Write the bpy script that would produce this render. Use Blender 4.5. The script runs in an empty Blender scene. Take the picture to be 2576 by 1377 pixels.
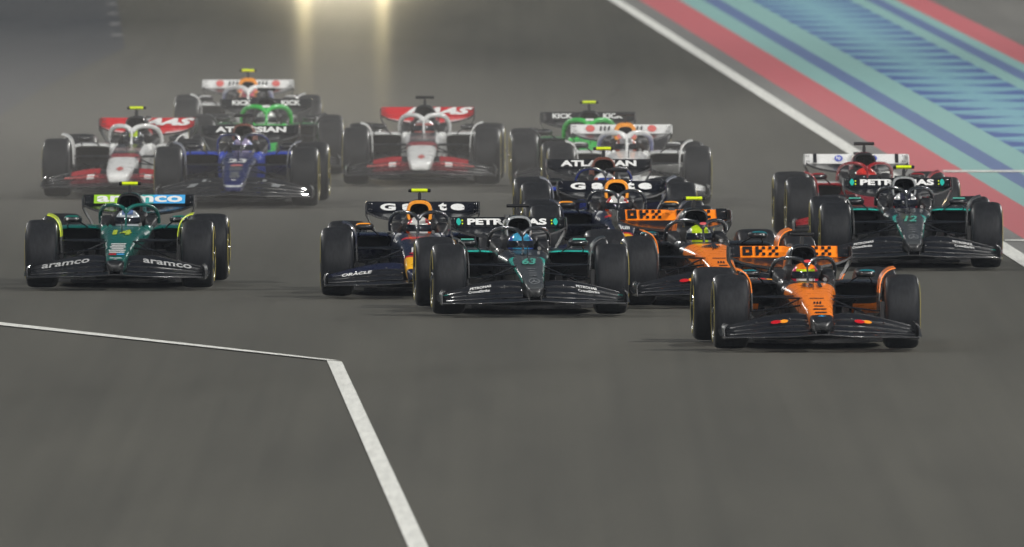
import bpy, bmesh, math, random
from mathutils import Vector, Matrix
random.seed(7)
R = math.radians
sc = bpy.context.scene
COL = sc.collection

# ------------------------------------------------------------------ camera
F_PX, CAM_H = 77220.0, 6.83           # focal length in pixels of a 2576 px wide picture, eye height in metres
HOR = -893.0                          # the horizon lies above the picture
cam_d = bpy.data.cameras.new('camera')
cam = bpy.data.objects.new('camera', cam_d)
COL.objects.link(cam)
cam_d.sensor_width = 36.0
cam_d.lens = 36.0 * F_PX / 2576.0
cam_d.clip_start = 1.0
cam_d.clip_end = 20000.0
PITCH = math.atan((688.5 - HOR) / F_PX)
cam.location = (0, 0, CAM_H)
cam.rotation_euler = (math.pi / 2 - PITCH, 0, 0)
cam_d.dof.use_dof = True
cam_d.dof.focus_distance = 312.0
cam_d.dof.aperture_fstop = 9.5
sc.camera = cam

# ------------------------------------------------------------------ night sky, low sun lamp
SUN_EL, SUN_AZ = R(44), R(24)         # light falls from above and behind the camera
w = bpy.data.worlds.new('World')
sc.world = w
w.use_nodes = True
nt = w.node_tree
bg = nt.nodes['Background']
sky = nt.nodes.new('ShaderNodeTexSky')
sky.sky_type = 'NISHITA'
sky.sun_disc = False
sky.sun_elevation = SUN_EL
sky.sun_rotation = math.pi - SUN_AZ
nt.links.new(sky.outputs[0], bg.inputs[0])
bg.inputs[1].default_value = 0.010
sun_d = bpy.data.lights.new('sun', 'SUN')
sun_d.energy = 0.5
sun_d.angle = R(8)
sun_d.color = (1.0, 0.97, 0.92)
sun = bpy.data.objects.new('sun', sun_d)
COL.objects.link(sun)
sd = Vector((math.sin(SUN_AZ) * math.cos(SUN_EL), -math.cos(SUN_AZ) * math.cos(SUN_EL), math.sin(SUN_EL)))
sun.rotation_euler = sd.to_track_quat('Z', 'Y').to_euler()
sun.location = (20, 200, 60)

sc.view_settings.view_transform = 'Standard'
sc.view_settings.look = 'None'
sc.view_settings.exposure = 0.0
sc.view_settings.gamma = 1.0
sc.render.engine = 'CYCLES'
sc.cycles.use_denoising = True
sc.cycles.use_adaptive_sampling = True
sc.cycles.adaptive_threshold = 0.03
sc.cycles.max_bounces = 4
sc.cycles.diffuse_bounces = 2
sc.cycles.glossy_bounces = 3
sc.cycles.volume_bounces = 0
sc.cycles.sample_clamp_indirect = 3.0

# ------------------------------------------------------------------ helpers: ground position, tags
def ground(px, py):
    d = F_PX * CAM_H / (py - HOR)
    return ((px - 1288.0) * d / F_PX, d)

def tag(o, label=None, cat=None, group=None, kind=None):
    if label: o['label'] = label
    if cat: o['category'] = cat
    if group: o['group'] = group
    if kind: o['kind'] = kind
    return o

# ------------------------------------------------------------------ materials
MATS = {}
def srgb(r, g, b):
    f = lambda c: (c / 255 / 12.92) if c / 255 <= 0.04045 else ((c / 255 + 0.055) / 1.055) ** 2.4
    return (f(r), f(g), f(b))

def rgba(c): return (c[0], c[1], c[2], 1.0)

def principled(name):
    m = bpy.data.materials.new(name)
    m.use_nodes = True
    return m, m.node_tree, m.node_tree.nodes['Principled BSDF']

def paint(name, col, rough=0.28, coat=0.6, metal=0.0, spec=0.5, grime=0.12):
    """glossy painted panel: slight dirt variation and orange peel"""
    key = ('p', name)
    if key in MATS: return MATS[key]
    m, t, b = principled(name)
    tc = t.nodes.new('ShaderNodeTexCoord')
    n = t.nodes.new('ShaderNodeTexNoise'); n.inputs['Scale'].default_value = 9.0; n.inputs['Detail'].default_value = 5
    t.links.new(tc.outputs['Object'], n.inputs['Vector'])
    mx = t.nodes.new('ShaderNodeMix'); mx.data_type = 'RGBA'
    mx.inputs[6].default_value = rgba([c * (1 - grime) for c in col]); mx.inputs[7].default_value = rgba([min(1, c * (1 + grime * .6)) for c in col])
    t.links.new(n.outputs['Fac'], mx.inputs[0]); t.links.new(mx.outputs[2], b.inputs['Base Color'])
    mr = t.nodes.new('ShaderNodeMapRange'); mr.inputs['To Min'].default_value = rough * .7; mr.inputs['To Max'].default_value = rough * 1.4
    t.links.new(n.outputs['Fac'], mr.inputs['Value']); t.links.new(mr.outputs[0], b.inputs['Roughness'])
    b.inputs['Metallic'].default_value = metal
    b.inputs['Specular IOR Level'].default_value = spec
    b.inputs['Coat Weight'].default_value = coat
    b.inputs['Coat Roughness'].default_value = 0.09
    b.inputs['Coat IOR'].default_value = 1.75
    MATS[key] = m
    return m

def livery(name, base, rules, rough=0.28, coat=0.4):
    """painted scheme: each rule is (colour, [(a, b, c, d), ...]) and covers where a|x| + b y + c z + d > 0 for all"""
    key = ('l', name)
    if key in MATS: return MATS[key]
    m, t, b = principled(name)
    tc = t.nodes.new('ShaderNodeTexCoord')
    sp = t.nodes.new('ShaderNodeSeparateXYZ'); t.links.new(tc.outputs['Object'], sp.inputs[0])
    ab = t.nodes.new('ShaderNodeMath'); ab.operation = 'ABSOLUTE'; t.links.new(sp.outputs[0], ab.inputs[0])
    cb = t.nodes.new('ShaderNodeCombineXYZ')
    t.links.new(ab.outputs[0], cb.inputs[0]); t.links.new(sp.outputs[1], cb.inputs[1]); t.links.new(sp.outputs[2], cb.inputs[2])
    n = t.nodes.new('ShaderNodeTexNoise'); n.inputs['Scale'].default_value = 11; n.inputs['Detail'].default_value = 5
    t.links.new(tc.outputs['Object'], n.inputs['Vector'])
    rgb = t.nodes.new('ShaderNodeRGB'); rgb.outputs[0].default_value = rgba(base)
    cur = rgb.outputs[0]
    for col, conds in rules:
        fac = None
        for (a, bb, c, d) in conds:
            dt = t.nodes.new('ShaderNodeVectorMath'); dt.operation = 'DOT_PRODUCT'; dt.inputs[1].default_value = (a, bb, c)
            t.links.new(cb.outputs[0], dt.inputs[0])
            gt = t.nodes.new('ShaderNodeMath'); gt.operation = 'GREATER_THAN'; gt.inputs[1].default_value = -d
            t.links.new(dt.outputs['Value'], gt.inputs[0])
            if fac is None: fac = gt.outputs[0]
            else:
                mu = t.nodes.new('ShaderNodeMath'); mu.operation = 'MULTIPLY'
                t.links.new(fac, mu.inputs[0]); t.links.new(gt.outputs[0], mu.inputs[1]); fac = mu.outputs[0]
        mx = t.nodes.new('ShaderNodeMix'); mx.data_type = 'RGBA'; mx.inputs[7].default_value = rgba(col)
        t.links.new(fac, mx.inputs[0]); t.links.new(cur, mx.inputs[6]); cur = mx.outputs[2]
    hs = t.nodes.new('ShaderNodeHueSaturation')
    mr0 = t.nodes.new('ShaderNodeMapRange'); mr0.inputs['To Min'].default_value = .94; mr0.inputs['To Max'].default_value = 1.05
    t.links.new(n.outputs['Fac'], mr0.inputs['Value']); t.links.new(mr0.outputs[0], hs.inputs['Value'])
    t.links.new(cur, hs.inputs['Color']); t.links.new(hs.outputs[0], b.inputs['Base Color'])
    mr = t.nodes.new('ShaderNodeMapRange'); mr.inputs['To Min'].default_value = rough * .7; mr.inputs['To Max'].default_value = rough * 1.4
    t.links.new(n.outputs['Fac'], mr.inputs['Value']); t.links.new(mr.outputs[0], b.inputs['Roughness'])
    b.inputs['Coat Weight'].default_value = coat
    b.inputs['Coat Roughness'].default_value = 0.09
    b.inputs['Coat IOR'].default_value = 1.5
    MATS[key] = m
    return m

ORANGE = srgb(255, 135, 22); LIME = srgb(205, 225, 40); WHITE = (.74, .75, .74); TEAL = srgb(40, 175, 160)
BLACK = (.012, .013, .015); NAVY = (.010, .013, .035); GREEN_AM = srgb(0, 92, 84); RED = srgb(200, 22, 34)
BLUE_W = srgb(28, 62, 178); DKBLUE_W = srgb(24, 32, 84); GREEN_K = srgb(50, 190, 75); SILVER = (.42, .44, .45)
AMBER = srgb(255, 160, 40); YEL = srgb(255, 190, 20)
CARBON = paint('carbon_fibre', (.008, .009, .0115), .35, .75)
MATTE = paint('matte_carbon', (.012, .0125, .014), .5, .0, spec=.35)
DARKHOLE = paint('duct_interior', (.004, .004, .005), .8, 0.0, spec=.1)
CHROME = paint('polished_metal', (.6, .6, .6), .2, .2, metal=1.0)
PRINT_W = paint('white_print', WHITE, .4, .3, grime=.05)

def rubber():
    m, t, b = principled('tyre_rubber')
    tc = t.nodes.new('ShaderNodeTexCoord')
    n = t.nodes.new('ShaderNodeTexNoise'); n.inputs['Scale'].default_value = 14; n.inputs['Detail'].default_value = 6
    mp = t.nodes.new('ShaderNodeMapping'); mp.inputs['Scale'].default_value = (3.0, 1, 1)
    t.links.new(tc.outputs['Object'], mp.inputs[0]); t.links.new(mp.outputs[0], n.inputs['Vector'])
    cr = t.nodes.new('ShaderNodeValToRGB')
    cr.color_ramp.elements[0].position = .3; cr.color_ramp.elements[0].color = (.006, .007, .009, 1)
    cr.color_ramp.elements[1].position = .75; cr.color_ramp.elements[1].color = (.019, .0205, .024, 1)
    t.links.new(n.outputs['Fac'], cr.inputs[0]); t.links.new(cr.outputs[0], b.inputs['Base Color'])
    sx = t.nodes.new('ShaderNodeSeparateXYZ'); t.links.new(tc.outputs['Object'], sx.inputs[0])
    cx = t.nodes.new('ShaderNodeCombineXYZ'); t.links.new(sx.outputs[1], cx.inputs[0]); t.links.new(sx.outputs[2], cx.inputs[1])
    ln = t.nodes.new('ShaderNodeVectorMath'); ln.operation = 'LENGTH'; t.links.new(cx.outputs[0], ln.inputs[0])
    for sock, a_, b_ in (('Roughness', .28, .58), ('Specular IOR Level', .8, .2)):
        mr = t.nodes.new('ShaderNodeMapRange'); mr.inputs['From Min'].default_value = .325; mr.inputs['From Max'].default_value = .345
        mr.inputs['To Min'].default_value = a_; mr.inputs['To Max'].default_value = b_
        t.links.new(ln.outputs['Value'], mr.inputs['Value']); t.links.new(mr.outputs[0], b.inputs[sock])
    bp = t.nodes.new('ShaderNodeBump'); bp.inputs['Strength'].default_value = .12; bp.inputs['Distance'].default_value = .004
    t.links.new(n.outputs['Fac'], bp.inputs['Height']); t.links.new(bp.outputs[0], b.inputs['Normal'])
    return m
RUBBER = rubber()

# ------------------------------------------------------------------ mesh helpers
class MB:
    def __init__(s): s.v = []; s.f = []
    def add(s, vs, fs):
        o = len(s.v); s.v += [tuple(p) for p in vs]; s.f += [tuple(i + o for i in f) for f in fs]
    def box(s, x0, x1, y0, y1, z0, z1):
        s.add([(x0, y0, z0), (x1, y0, z0), (x1, y1, z0), (x0, y1, z0), (x0, y0, z1), (x1, y0, z1), (x1, y1, z1), (x0, y1, z1)],
              [(0, 3, 2, 1), (4, 5, 6, 7), (0, 1, 5, 4), (1, 2, 6, 5), (2, 3, 7, 6), (3, 0, 4, 7)])
    def loft(s, rings, cap0=True, cap1=True, closed=True):
        n = len(rings[0]); o = len(s.v)
        for r in rings: s.v += [tuple(p) for p in r]
        for i in range(len(rings) - 1):
            for j in range(n if closed else n - 1):
                k = (j + 1) % n
                s.f.append((o + i * n + j, o + i * n + k, o + (i + 1) * n + k, o + (i + 1) * n + j))
        if cap0: s.f.append(tuple(o + j for j in range(n))[::-1])
        if cap1: s.f.append(tuple(o + (len(rings) - 1) * n + j for j in range(n)))
    def tube(s, pts, rad, seg=10, flat=1.0):
        """rad: one radius or a list; flat scales the section's vertical half-size"""
        pts = [Vector(p) for p in pts]; rings = []
        for i, p in enumerate(pts):
            a = pts[max(i - 1, 0)]; b = pts[min(i + 1, len(pts) - 1)]
            d = (b - a).normalized()
            ref = Vector((0, 0, 1)) if abs(d.z) < .9 else Vector((0, 1, 0))
            u = d.cross(ref).normalized(); v = u.cross(d).normalized()
            r = rad[i] if isinstance(rad, (list, tuple)) else rad
            rings.append([p + u * math.cos(2 * math.pi * k / seg) * r + v * math.sin(2 * math.pi * k / seg) * r * flat for k in range(seg)])
        s.loft(rings)
    def sheet(s, grid, th, nrm=None):
        """solid from a grid of points grid[i][j], thickened along -normal"""
        ni, nj = len(grid), len(grid[0])
        g = [[Vector(p) for p in row] for row in grid]
        back = []
        for i in range(ni):
            row = []
            for j in range(nj):
                a = g[min(i + 1, ni - 1)][j] - g[max(i - 1, 0)][j]; b = g[i][min(j + 1, nj - 1)] - g[i][max(j - 1, 0)]
                n = a.cross(b).normalized() if nrm is None else Vector(nrm)
                row.append(g[i][j] - n * th)
            back.append(row)
        o = len(s.v)
        for row in g: s.v += [tuple(p) for p in row]
        for row in back: s.v += [tuple(p) for p in row]
        A = lambda i, j: o + i * nj + j
        B = lambda i, j: o + ni * nj + i * nj + j
        for i in range(ni - 1):
            for j in range(nj - 1):
                s.f.append((A(i, j), A(i + 1, j), A(i + 1, j + 1), A(i, j + 1)))
                s.f.append((B(i, j), B(i, j + 1), B(i + 1, j + 1), B(i + 1, j)))
        for i in range(ni - 1):
            s.f.append((A(i, 0), B(i, 0), B(i + 1, 0), A(i + 1, 0))); s.f.append((A(i, nj - 1), A(i + 1, nj - 1), B(i + 1, nj - 1), B(i, nj - 1)))
        for j in range(nj - 1):
            s.f.append((A(0, j), A(0, j + 1), B(0, j + 1), B(0, j))); s.f.append((A(ni - 1, j), B(ni - 1, j), B(ni - 1, j + 1), A(ni - 1, j + 1)))
    def lathe(s, prof, seg=56, axis='x'):
        """closed profile [(a, r)] turned around the x axis"""
        rings = []
        for k in range(seg):
            t = 2 * math.pi * k / seg
            rings.append([(a, r * math.cos(t), r * math.sin(t)) for a, r in prof])
        rings.append(rings[0])
        s.loft(rings, False, False)
    def mesh(s, name, smooth=35):
        me = bpy.data.meshes.new(name)
        me.from_pydata(s.v, [], s.f)
        bm = bmesh.new(); bm.from_mesh(me)
        bmesh.ops.remove_doubles(bm, verts=bm.verts, dist=1e-5)
        bmesh.ops.recalc_face_normals(bm, faces=bm.faces)
        bm.to_mesh(me); bm.free()
        if smooth:
            me.polygons.foreach_set('use_smooth', [True] * len(me.polygons))
            me.set_sharp_from_angle(angle=R(smooth))
        me.materials.append(None)
        return me

CACHE = {}
def cached(key, fn):
    if key not in CACHE: CACHE[key] = fn()
    return CACHE[key]

def obj(name, me, mat=None, parent=None, mtx=None):
    o = bpy.data.objects.new(name, me)
    COL.objects.link(o)
    if parent is not None: o.parent = parent
    if mtx is not None: o.matrix_local = mtx
    if mat is not None:
        o.material_slots[0].link = 'OBJECT'; o.material_slots[0].material = mat
    return o

def interp(tab, y, k):
    if y <= tab[0][0]: return tab[0][k]
    for a, b in zip(tab, tab[1:]):
        if y <= b[0]:
            t = (y - a[0]) / (b[0] - a[0]); return a[k] + (b[k] - a[k]) * t
    return tab[-1][k]

def sup(y, xc, hw, zb, zt, n=3.5, seg=28, taper=0.0, ttop=None):
    """superellipse ring in the x-z plane"""
    zc, hh = (zb + zt) / 2, (zt - zb) / 2; out = []
    for k in range(seg):
        t = 2 * math.pi * (k + .5) / seg
        c, s_ = math.cos(t), math.sin(t)
        x = math.copysign(abs(c) ** (2 / n), c); z = math.copysign(abs(s_) ** (2 / n), s_)
        out.append((xc + hw * x * (1 + taper * z), y, zc + hh * z))
    return out

# ------------------------------------------------------------------ ground
TR_SLOPE = -0.0148
def taper(d): return 1 - .0008 * (590.6 - d)
def tx(off, d): return 1.99 + (off * taper(d) if off > .1 else off) + TR_SLOPE * (d - 590.6)

def asphalt(name, c0, c1, sx=1.0, seed=0.0, rough=(.5, .68), coat=0.0):
    m, t, b = principled(name)
    tc = t.nodes.new('ShaderNodeTexCoord')
    def noise(scale, det, mscale, loc):
        mp = t.nodes.new('ShaderNodeMapping'); mp.inputs['Scale'].default_value = mscale; mp.inputs['Location'].default_value = loc
        mp.inputs['Rotation'].default_value = (0, 0, -math.atan(TR_SLOPE))
        t.links.new(tc.outputs['Object'], mp.inputs[0])
        n = t.nodes.new('ShaderNodeTexNoise'); n.inputs['Scale'].default_value = scale; n.inputs['Detail'].default_value = det
        n.inputs['Roughness'].default_value = .6
        t.links.new(mp.outputs[0], n.inputs['Vector']); return n.outputs['Fac']
    streak = noise(1.0, 4, (.9 * sx, .028, 1), (seed, 0, 0))
    patch = noise(1.0, 4, (.42, .022, 1), (seed + 7, 3, 0))
    band = noise(1.0, 2, (.03, .09, 1), (seed + 2, 5, 0))
    grain = noise(1.0, 3, (26, 1.3, 1), (seed, 1, 0))
    rub = noise(1.0, 3, (4.5, .010, 1), (seed + 3, 9, 0))
    def add(a, ka, b_, kb):
        m1 = t.nodes.new('ShaderNodeMath'); m1.operation = 'MULTIPLY'; m1.inputs[1].default_value = ka
        t.links.new(a, m1.inputs[0])
        m2 = t.nodes.new('ShaderNodeMath'); m2.operation = 'MULTIPLY_ADD'; m2.inputs[1].default_value = kb
        t.links.new(b_, m2.inputs[0]); t.links.new(m1.outputs[0], m2.inputs[2]); return m2.outputs[0]
    s1 = add(streak, .40, patch, .42); s2 = add(s1, .72, rub, .25); s3 = add(s2, 1.0, grain, .16)
    cr = t.nodes.new('ShaderNodeValToRGB')
    cr.color_ramp.elements[0].position = .32; cr.color_ramp.elements[0].color = rgba(c0)
    cr.color_ramp.elements[1].position = .68; cr.color_ramp.elements[1].color = rgba(c1)
    t.links.new(s3, cr.inputs[0]); t.links.new(cr.outputs[0], b.inputs['Base Color'])
    mr = t.nodes.new('ShaderNodeMapRange'); mr.inputs['To Min'].default_value = rough[0]; mr.inputs['To Max'].default_value = rough[1]
    t.links.new(streak, mr.inputs['Value']); t.links.new(mr.outputs[0], b.inputs['Roughness'])
    b.inputs['Specular IOR Level'].default_value = .4
    b.inputs['Coat Weight'].default_value = coat
    b.inputs['Coat Roughness'].default_value = .2
    return m

def road_paint(name, col, wear=.25, under=(.09, .09, .085)):
    m, t, b = principled(name)
    tc = t.nodes.new('ShaderNodeTexCoord')
    mp = t.nodes.new('ShaderNodeMapping'); mp.inputs['Scale'].default_value = (14, .5, 1)
    t.links.new(tc.outputs['Object'], mp.inputs[0])
    n = t.nodes.new('ShaderNodeTexNoise'); n.inputs['Scale'].default_value = 1; n.inputs['Detail'].default_value = 6; n.inputs['Roughness'].default_value = .65
    t.links.new(mp.outputs[0], n.inputs['Vector'])
    cr = t.nodes.new('ShaderNodeValToRGB')
    mid = [a * wear + c * (1 - wear) for a, c in zip(under, col)]
    cr.color_ramp.elements[0].position = .3; cr.color_ramp.elements[0].color = rgba(mid)
    cr.color_ramp.elements[1].position = .62; cr.color_ramp.elements[1].color = rgba(col)
    t.links.new(n.outputs['Fac'], cr.inputs[0]); t.links.new(cr.outputs[0], b.inputs['Base Color'])
    b.inputs['Roughness'].default_value = .6
    return m

def sheet_poly(name, pts, z, mat, label=None, kind='structure'):
    me = bpy.data.meshes.new(name)
    me.from_pydata([(x, y, z) for x, y in pts], [], [tuple(range(len(pts)))])
    me.materials.append(mat)
    o = bpy.data.objects.new(name, me); COL.objects.link(o)
    tag(o, label, kind=kind)
    return o

def strip(name, o0, o1, d0, d1, z, mat, label=None):
    return sheet_poly(name, [(tx(o0, d0), d0), (tx(o1, d0), d0), (tx(o1, d1), d1), (tx(o0, d1), d1)], z, mat, label)

TRACK = asphalt('track_asphalt', (.0505, .0490, .0405), (.0885, .0855, .0695), rough=(.52, .66), coat=.016)
VERGE = asphalt('verge_asphalt', (.042, .046, .051), (.064, .066, .069), .6, 11)
OUTER = asphalt('outer_asphalt', (.12, .117, .108), (.18, .176, .163), .6, 23)
GREYSTRIP = asphalt('grey_kerb_concrete', (.15, .15, .145), (.21, .21, .20), 1, 31)
WHITE_LINE = road_paint('white_line_paint', (.74, .75, .71), .3)
RED_P = road_paint('red_paint', srgb(184, 94, 100), .16, (.3, .2, .2))
TEAL_P = road_paint('teal_paint', srgb(128, 170, 167), .18, (.2, .3, .3))
BLUE_P = road_paint('blue_paint', srgb(90, 110, 150), .16, (.1, .14, .3))

def serrated():
    """blue field edged by long saw teeth from both sides"""
    m, t, b = principled('serrated_blue_paint')
    tc = t.nodes.new('ShaderNodeTexCoord')
    sp = t.nodes.new('ShaderNodeSeparateXYZ'); t.links.new(tc.outputs['Object'], sp.inputs[0])
    def math_(op, a, b_=None, c=None):
        n = t.nodes.new('ShaderNodeMath'); n.operation = op
        for i, q in enumerate((a, b_, c)):
            if q is None: continue
            if isinstance(q, (int, float)): n.inputs[i].default_value = q
            else: t.links.new(q, n.inputs[i])
        return n.outputs[0]
    off = math_('SUBTRACT', math_('MULTIPLY_ADD', sp.outputs[1], -TR_SLOPE, sp.outputs[0]), 1.99 - TR_SLOPE * 590.6)
    off = math_('DIVIDE', off, math_('MULTIPLY_ADD', sp.outputs[1], .0008, 1 - .0008 * 590.6))
    c = 3.55; half = .95
    u = math_('DIVIDE', math_('ABSOLUTE', math_('SUBTRACT', off, c)), half)        # 0 in the middle, 1 at both edges
    ph = math_('FRACT', math_('DIVIDE', sp.outputs[1], 8.0))
    tri = math_('ABSOLUTE', math_('MULTIPLY_ADD', ph, 2.0, -1.0))                  # saw tooth
    ph2 = math_('FRACT', math_('DIVIDE', sp.outputs[1], 2.67))
    tri2 = math_('ABSOLUTE', math_('MULTIPLY_ADD', ph2, 2.0, -1.0))
    dark = math_('GREATER_THAN', math_('MULTIPLY', u, .62), tri)
    fine = math_('GREATER_THAN', math_('MULTIPLY_ADD', u, .25, .32), tri2)
    mx = t.nodes.new('ShaderNodeMix'); mx.data_type = 'RGBA'
    mx.inputs[6].default_value = rgba(srgb(124, 172, 178)); mx.inputs[7].default_value = rgba(srgb(96, 134, 164))
    t.links.new(fine, mx.inputs[0])
    mx2 = t.nodes.new('ShaderNodeMix'); mx2.data_type = 'RGBA'; mx2.inputs[7].default_value = rgba(srgb(70, 92, 146))
    t.links.new(mx.outputs[2], mx2.inputs[6]); t.links.new(dark, mx2.inputs[0])
    t.links.new(mx2.outputs[2], b.inputs['Base Color'])
    b.inputs['Roughness'].default_value = .62
    return m

me = bpy.data.meshes.new('ground')
me.from_pydata([(-3000, -500, 0), (3000, -500, 0), (3000, 9000, 0), (-3000, 9000, 0)], [], [(0, 1, 2, 3)])
me.materials.append(TRACK)
g = bpy.data.objects.new('track_ground', me); COL.objects.link(g)
tag(g, kind='structure')
D0, D1 = 120, 1100
sheet_poly('verge_ground', [(tx(-9.55, D1), D1), (tx(-60, D1), D1), (-60, 420), ground(-60, 330), ground(120, 215), (tx(-9.6, 520), 520)], .004, VERGE)
strip('kerb_concrete', 0.09, 0.46, D0, D1, .004, GREYSTRIP)
strip('red_kerb_strip', 0.46, 1.22, D0, D1, .004, RED_P)
strip('teal_runoff_strip', 1.22, 1.68, D0, D1, .004, TEAL_P)
strip('blue_runoff_strip', 1.68, 2.02, D0, D1, .004, BLUE_P)
strip('teal_runoff_strip', 2.02, 2.6, D0, D1, .004, TEAL_P)
strip('serrated_runoff', 2.6, 4.5, D0, D1, .004, serrated())
strip('teal_runoff_strip', 4.5, 4.82, D0, D1, .004, TEAL_P)
strip('blue_runoff_strip', 4.82, 5.12, D0, D1, .004, BLUE_P)
strip('teal_runoff_strip', 5.12, 5.4, D0, D1, .004, TEAL_P)
strip('red_kerb_strip', 5.4, 6.03, D0, D1, .004, RED_P)
strip('outer_ground', 6.03, 60, D0, D1, .004, OUTER)
strip('white_edge_line', -.13, .09, D0, D1, .008, WHITE_LINE)
# white lines of the pit exit on the near left
a = ground(822, 909); b_ = ground(860, 912)
near0, near1 = ground(1026, 1377), ground(1076, 1377)
ext = lambda p, q, k: (q[0] + (q[0] - p[0]) * k, q[1] + (q[1] - p[1]) * k)
sheet_poly('white_exit_line', [a, b_, near1, ext(b_, near1, .8), ext(a, near0, .8), near0], .008, WHITE_LINE)
l0, l1 = ground(0, 813.5), ground(0, 821)
e0, e1 = ground(858, 910.5), ground(824, 909.5)
sheet_poly('white_diagonal_line', [ext(e0, l0, .6), ext(e1, l1, .6), l1, e1, e0, l0], .012, WHITE_LINE)
# transverse white joints over the painted verge
for (x0, x1, y0, y1) in ((2372, 2700, 431, 435), (2528, 2700, 605, 609)):
    p = [ground(x0, y1), ground(x1, y1), ground(x1, y0), ground(x0, y0)]
    sheet_poly('white_cross_line', p, .012, WHITE_LINE)
# worn grid slot marks by the far left edge of the track
for (x, y) in ((280, 12), (284, 36), (289, 62), (294, 90)):
    gx, gd = ground(x, y)
    sheet_poly('grid_slot_mark', [(gx - .10, gd - 1.5), (gx + .10, gd - 1.5), (gx + .09, gd + 1.5), (gx - .09, gd + 1.5)], .012, road_paint('worn_mark_paint', (.2, .2, .2), .5))

# ------------------------------------------------------------------ racing car: part meshes (front axle at y = 0, facing -y)
AX_R = 3.60
NOSE = [(-1.17, .050, .205, .262), (-1.155, .082, .19, .29), (-1.10, .098, .18, .315), (-.95, .108, .178, .345), (-.7, .122, .185, .395),
        (-.35, .14, .20, .455), (0, .16, .21, .51), (.35, .185, .20, .555), (.7, .215, .17, .592), (1.0, .245, .13, .618), (1.22, .262, .11, .632)]
def nose_w(y, k):
    """k widens the tip"""
    f = 1 + (k - 1) * max(0, min(1, (.7 - y) / 1.4))
    return interp(NOSE, y, 1) * f
def nose_top(y): return interp(NOSE, y, 3)

def m_nose(k):
    b = MB(); ys = [-1.17, -1.155, -1.13, -1.10, -1.02, -.95, -.82, -.7, -.52, -.35]
    b.loft([sup(y, 0, nose_w(y, k), interp(NOSE, y, 2), interp(NOSE, y, 3), 4.2, 36, .10) for y in ys], True, False)
    return b.mesh('nose', 40)

def m_tub(k):
    b = MB(); ys = [-.35, -.17, 0, .17, .35, .52, .7, .85, 1.0, 1.12, 1.22]
    rings = [sup(y, 0, nose_w(y, k), interp(NOSE, y, 2), interp(NOSE, y, 3), 4.2, 36, .10) for y in ys]
    b.loft(rings, False, False)
    # cockpit: an open trough behind the front bulkhead
    def u_ring(y, hw, zb, zt, inner, zi):
        half = [(0, zb), (hw * .7, zb), (hw * .93, zb + .03), (hw, zb + .12), (hw, zt - .10), (hw * .98, zt - .02), (hw - .02, zt), (inner + .01, zt), (inner, zt - .02), (inner - .02, zi + .05), (inner * .5, zi), (0, zi)]
        return [(x, y, z) for x, z in half] + [(-x, y, z) for x, z in half[::-1]]
    st = [(1.22, .262, .11, .632, .19, .60), (1.25, .268, .11, .634, .19, .25), (1.5, .285, .10, .638, .205, .16), (1.8, .30, .10, .645, .215, .12), (2.05, .30, .10, .66, .215, .12), (2.12, .30, .10, .67, .21, .5)]
    b.loft([u_ring(*q) for q in st], True, True)
    return b.mesh('cockpit_tub', 40)

COVER = [(2.10, .128, .60, .952, 3.0), (2.16, .136, .55, .962, 3.0), (2.35, .152, .45, .968, 2.8), (2.7, .165, .35, .945, 2.6), (3.1, .15, .26, .87, 2.5),
         (3.5, .12, .2, .77, 2.5), (3.9, .08, .2, .63, 2.5), (4.25, .04, .26, .47, 2.5)]
def m_cover():
    b = MB()
    b.loft([sup(y, 0, hw, zb, zt, n, 36) for y, hw, zb, zt, n in COVER], False, True)
    fin = [(2.75, .94), (3.3, .90), (4.1, .80), (4.22, .74), (3.9, .58), (3.4, .74), (2.75, .88)]
    n = len(fin)
    b.add([(-.006, y, z) for y, z in fin] + [(.006, y, z) for y, z in fin],
          [tuple(range(n))[::-1], tuple(range(n, 2 * n))] + [(i, (i + 1) % n, n + (i + 1) % n, n + i) for i in range(n)])
    return b.mesh('engine_cover', 40)
def m_airbox_rim(k):
    b = MB()
    o = sup(2.085, 0, .124, .70, .950, 3.0, 36); i = sup(2.085, 0, .124 - k, .70 + k, .950 - k, 3.0, 36)
    o2 = sup(2.11, 0, .134, .68, .962, 3.0, 36); i2 = sup(2.125, 0, .120 - k, .704 + k, .946 - k, 3.0, 36)
    b.loft([o2, o, i, i2], False, False)
    return b.mesh('airbox_rim', 60)
def m_intake():
    b = MB()
    b.loft([sup(2.112, 0, .116, .708, .942, 3.0, 36), sup(2.13, 0, .10, .72, .92, 3.0, 36), sup(2.5, 0, .07, .74, .89, 3.0, 36)], False, True)
    b.box(-.002, .002, 2.13, 2.28, .74, .905)
    return b.mesh('intake_duct', 0)

def m_cam_pod():
    b = MB()
    b.loft([sup(y, 0, .018, .94, 1.05, 2.5, 12) for y in (2.20, 2.32)])
    r = []
    for x in (-.118, -.112, .112, .118):
        e = .78 if abs(x) > .115 else 1.0
        r.append([(x, 2.25 + .042 * e * math.cos(t), 1.062 + .019 * e * math.sin(t)) for t in [2 * math.pi * k / 14 for k in range(14)]])
    b.loft(r)
    return b.mesh('camera_pod', 40)
def m_cam_band():
    b = MB(); r = []
    for x in (-.084, .084):
        r.append([(x, 2.25 + .0445 * math.cos(t), 1.062 + .0215 * math.sin(t)) for t in [2 * math.pi * k / 14 for k in range(14)]])
    b.loft(r)
    return b.mesh('camera_band', 40)

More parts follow.
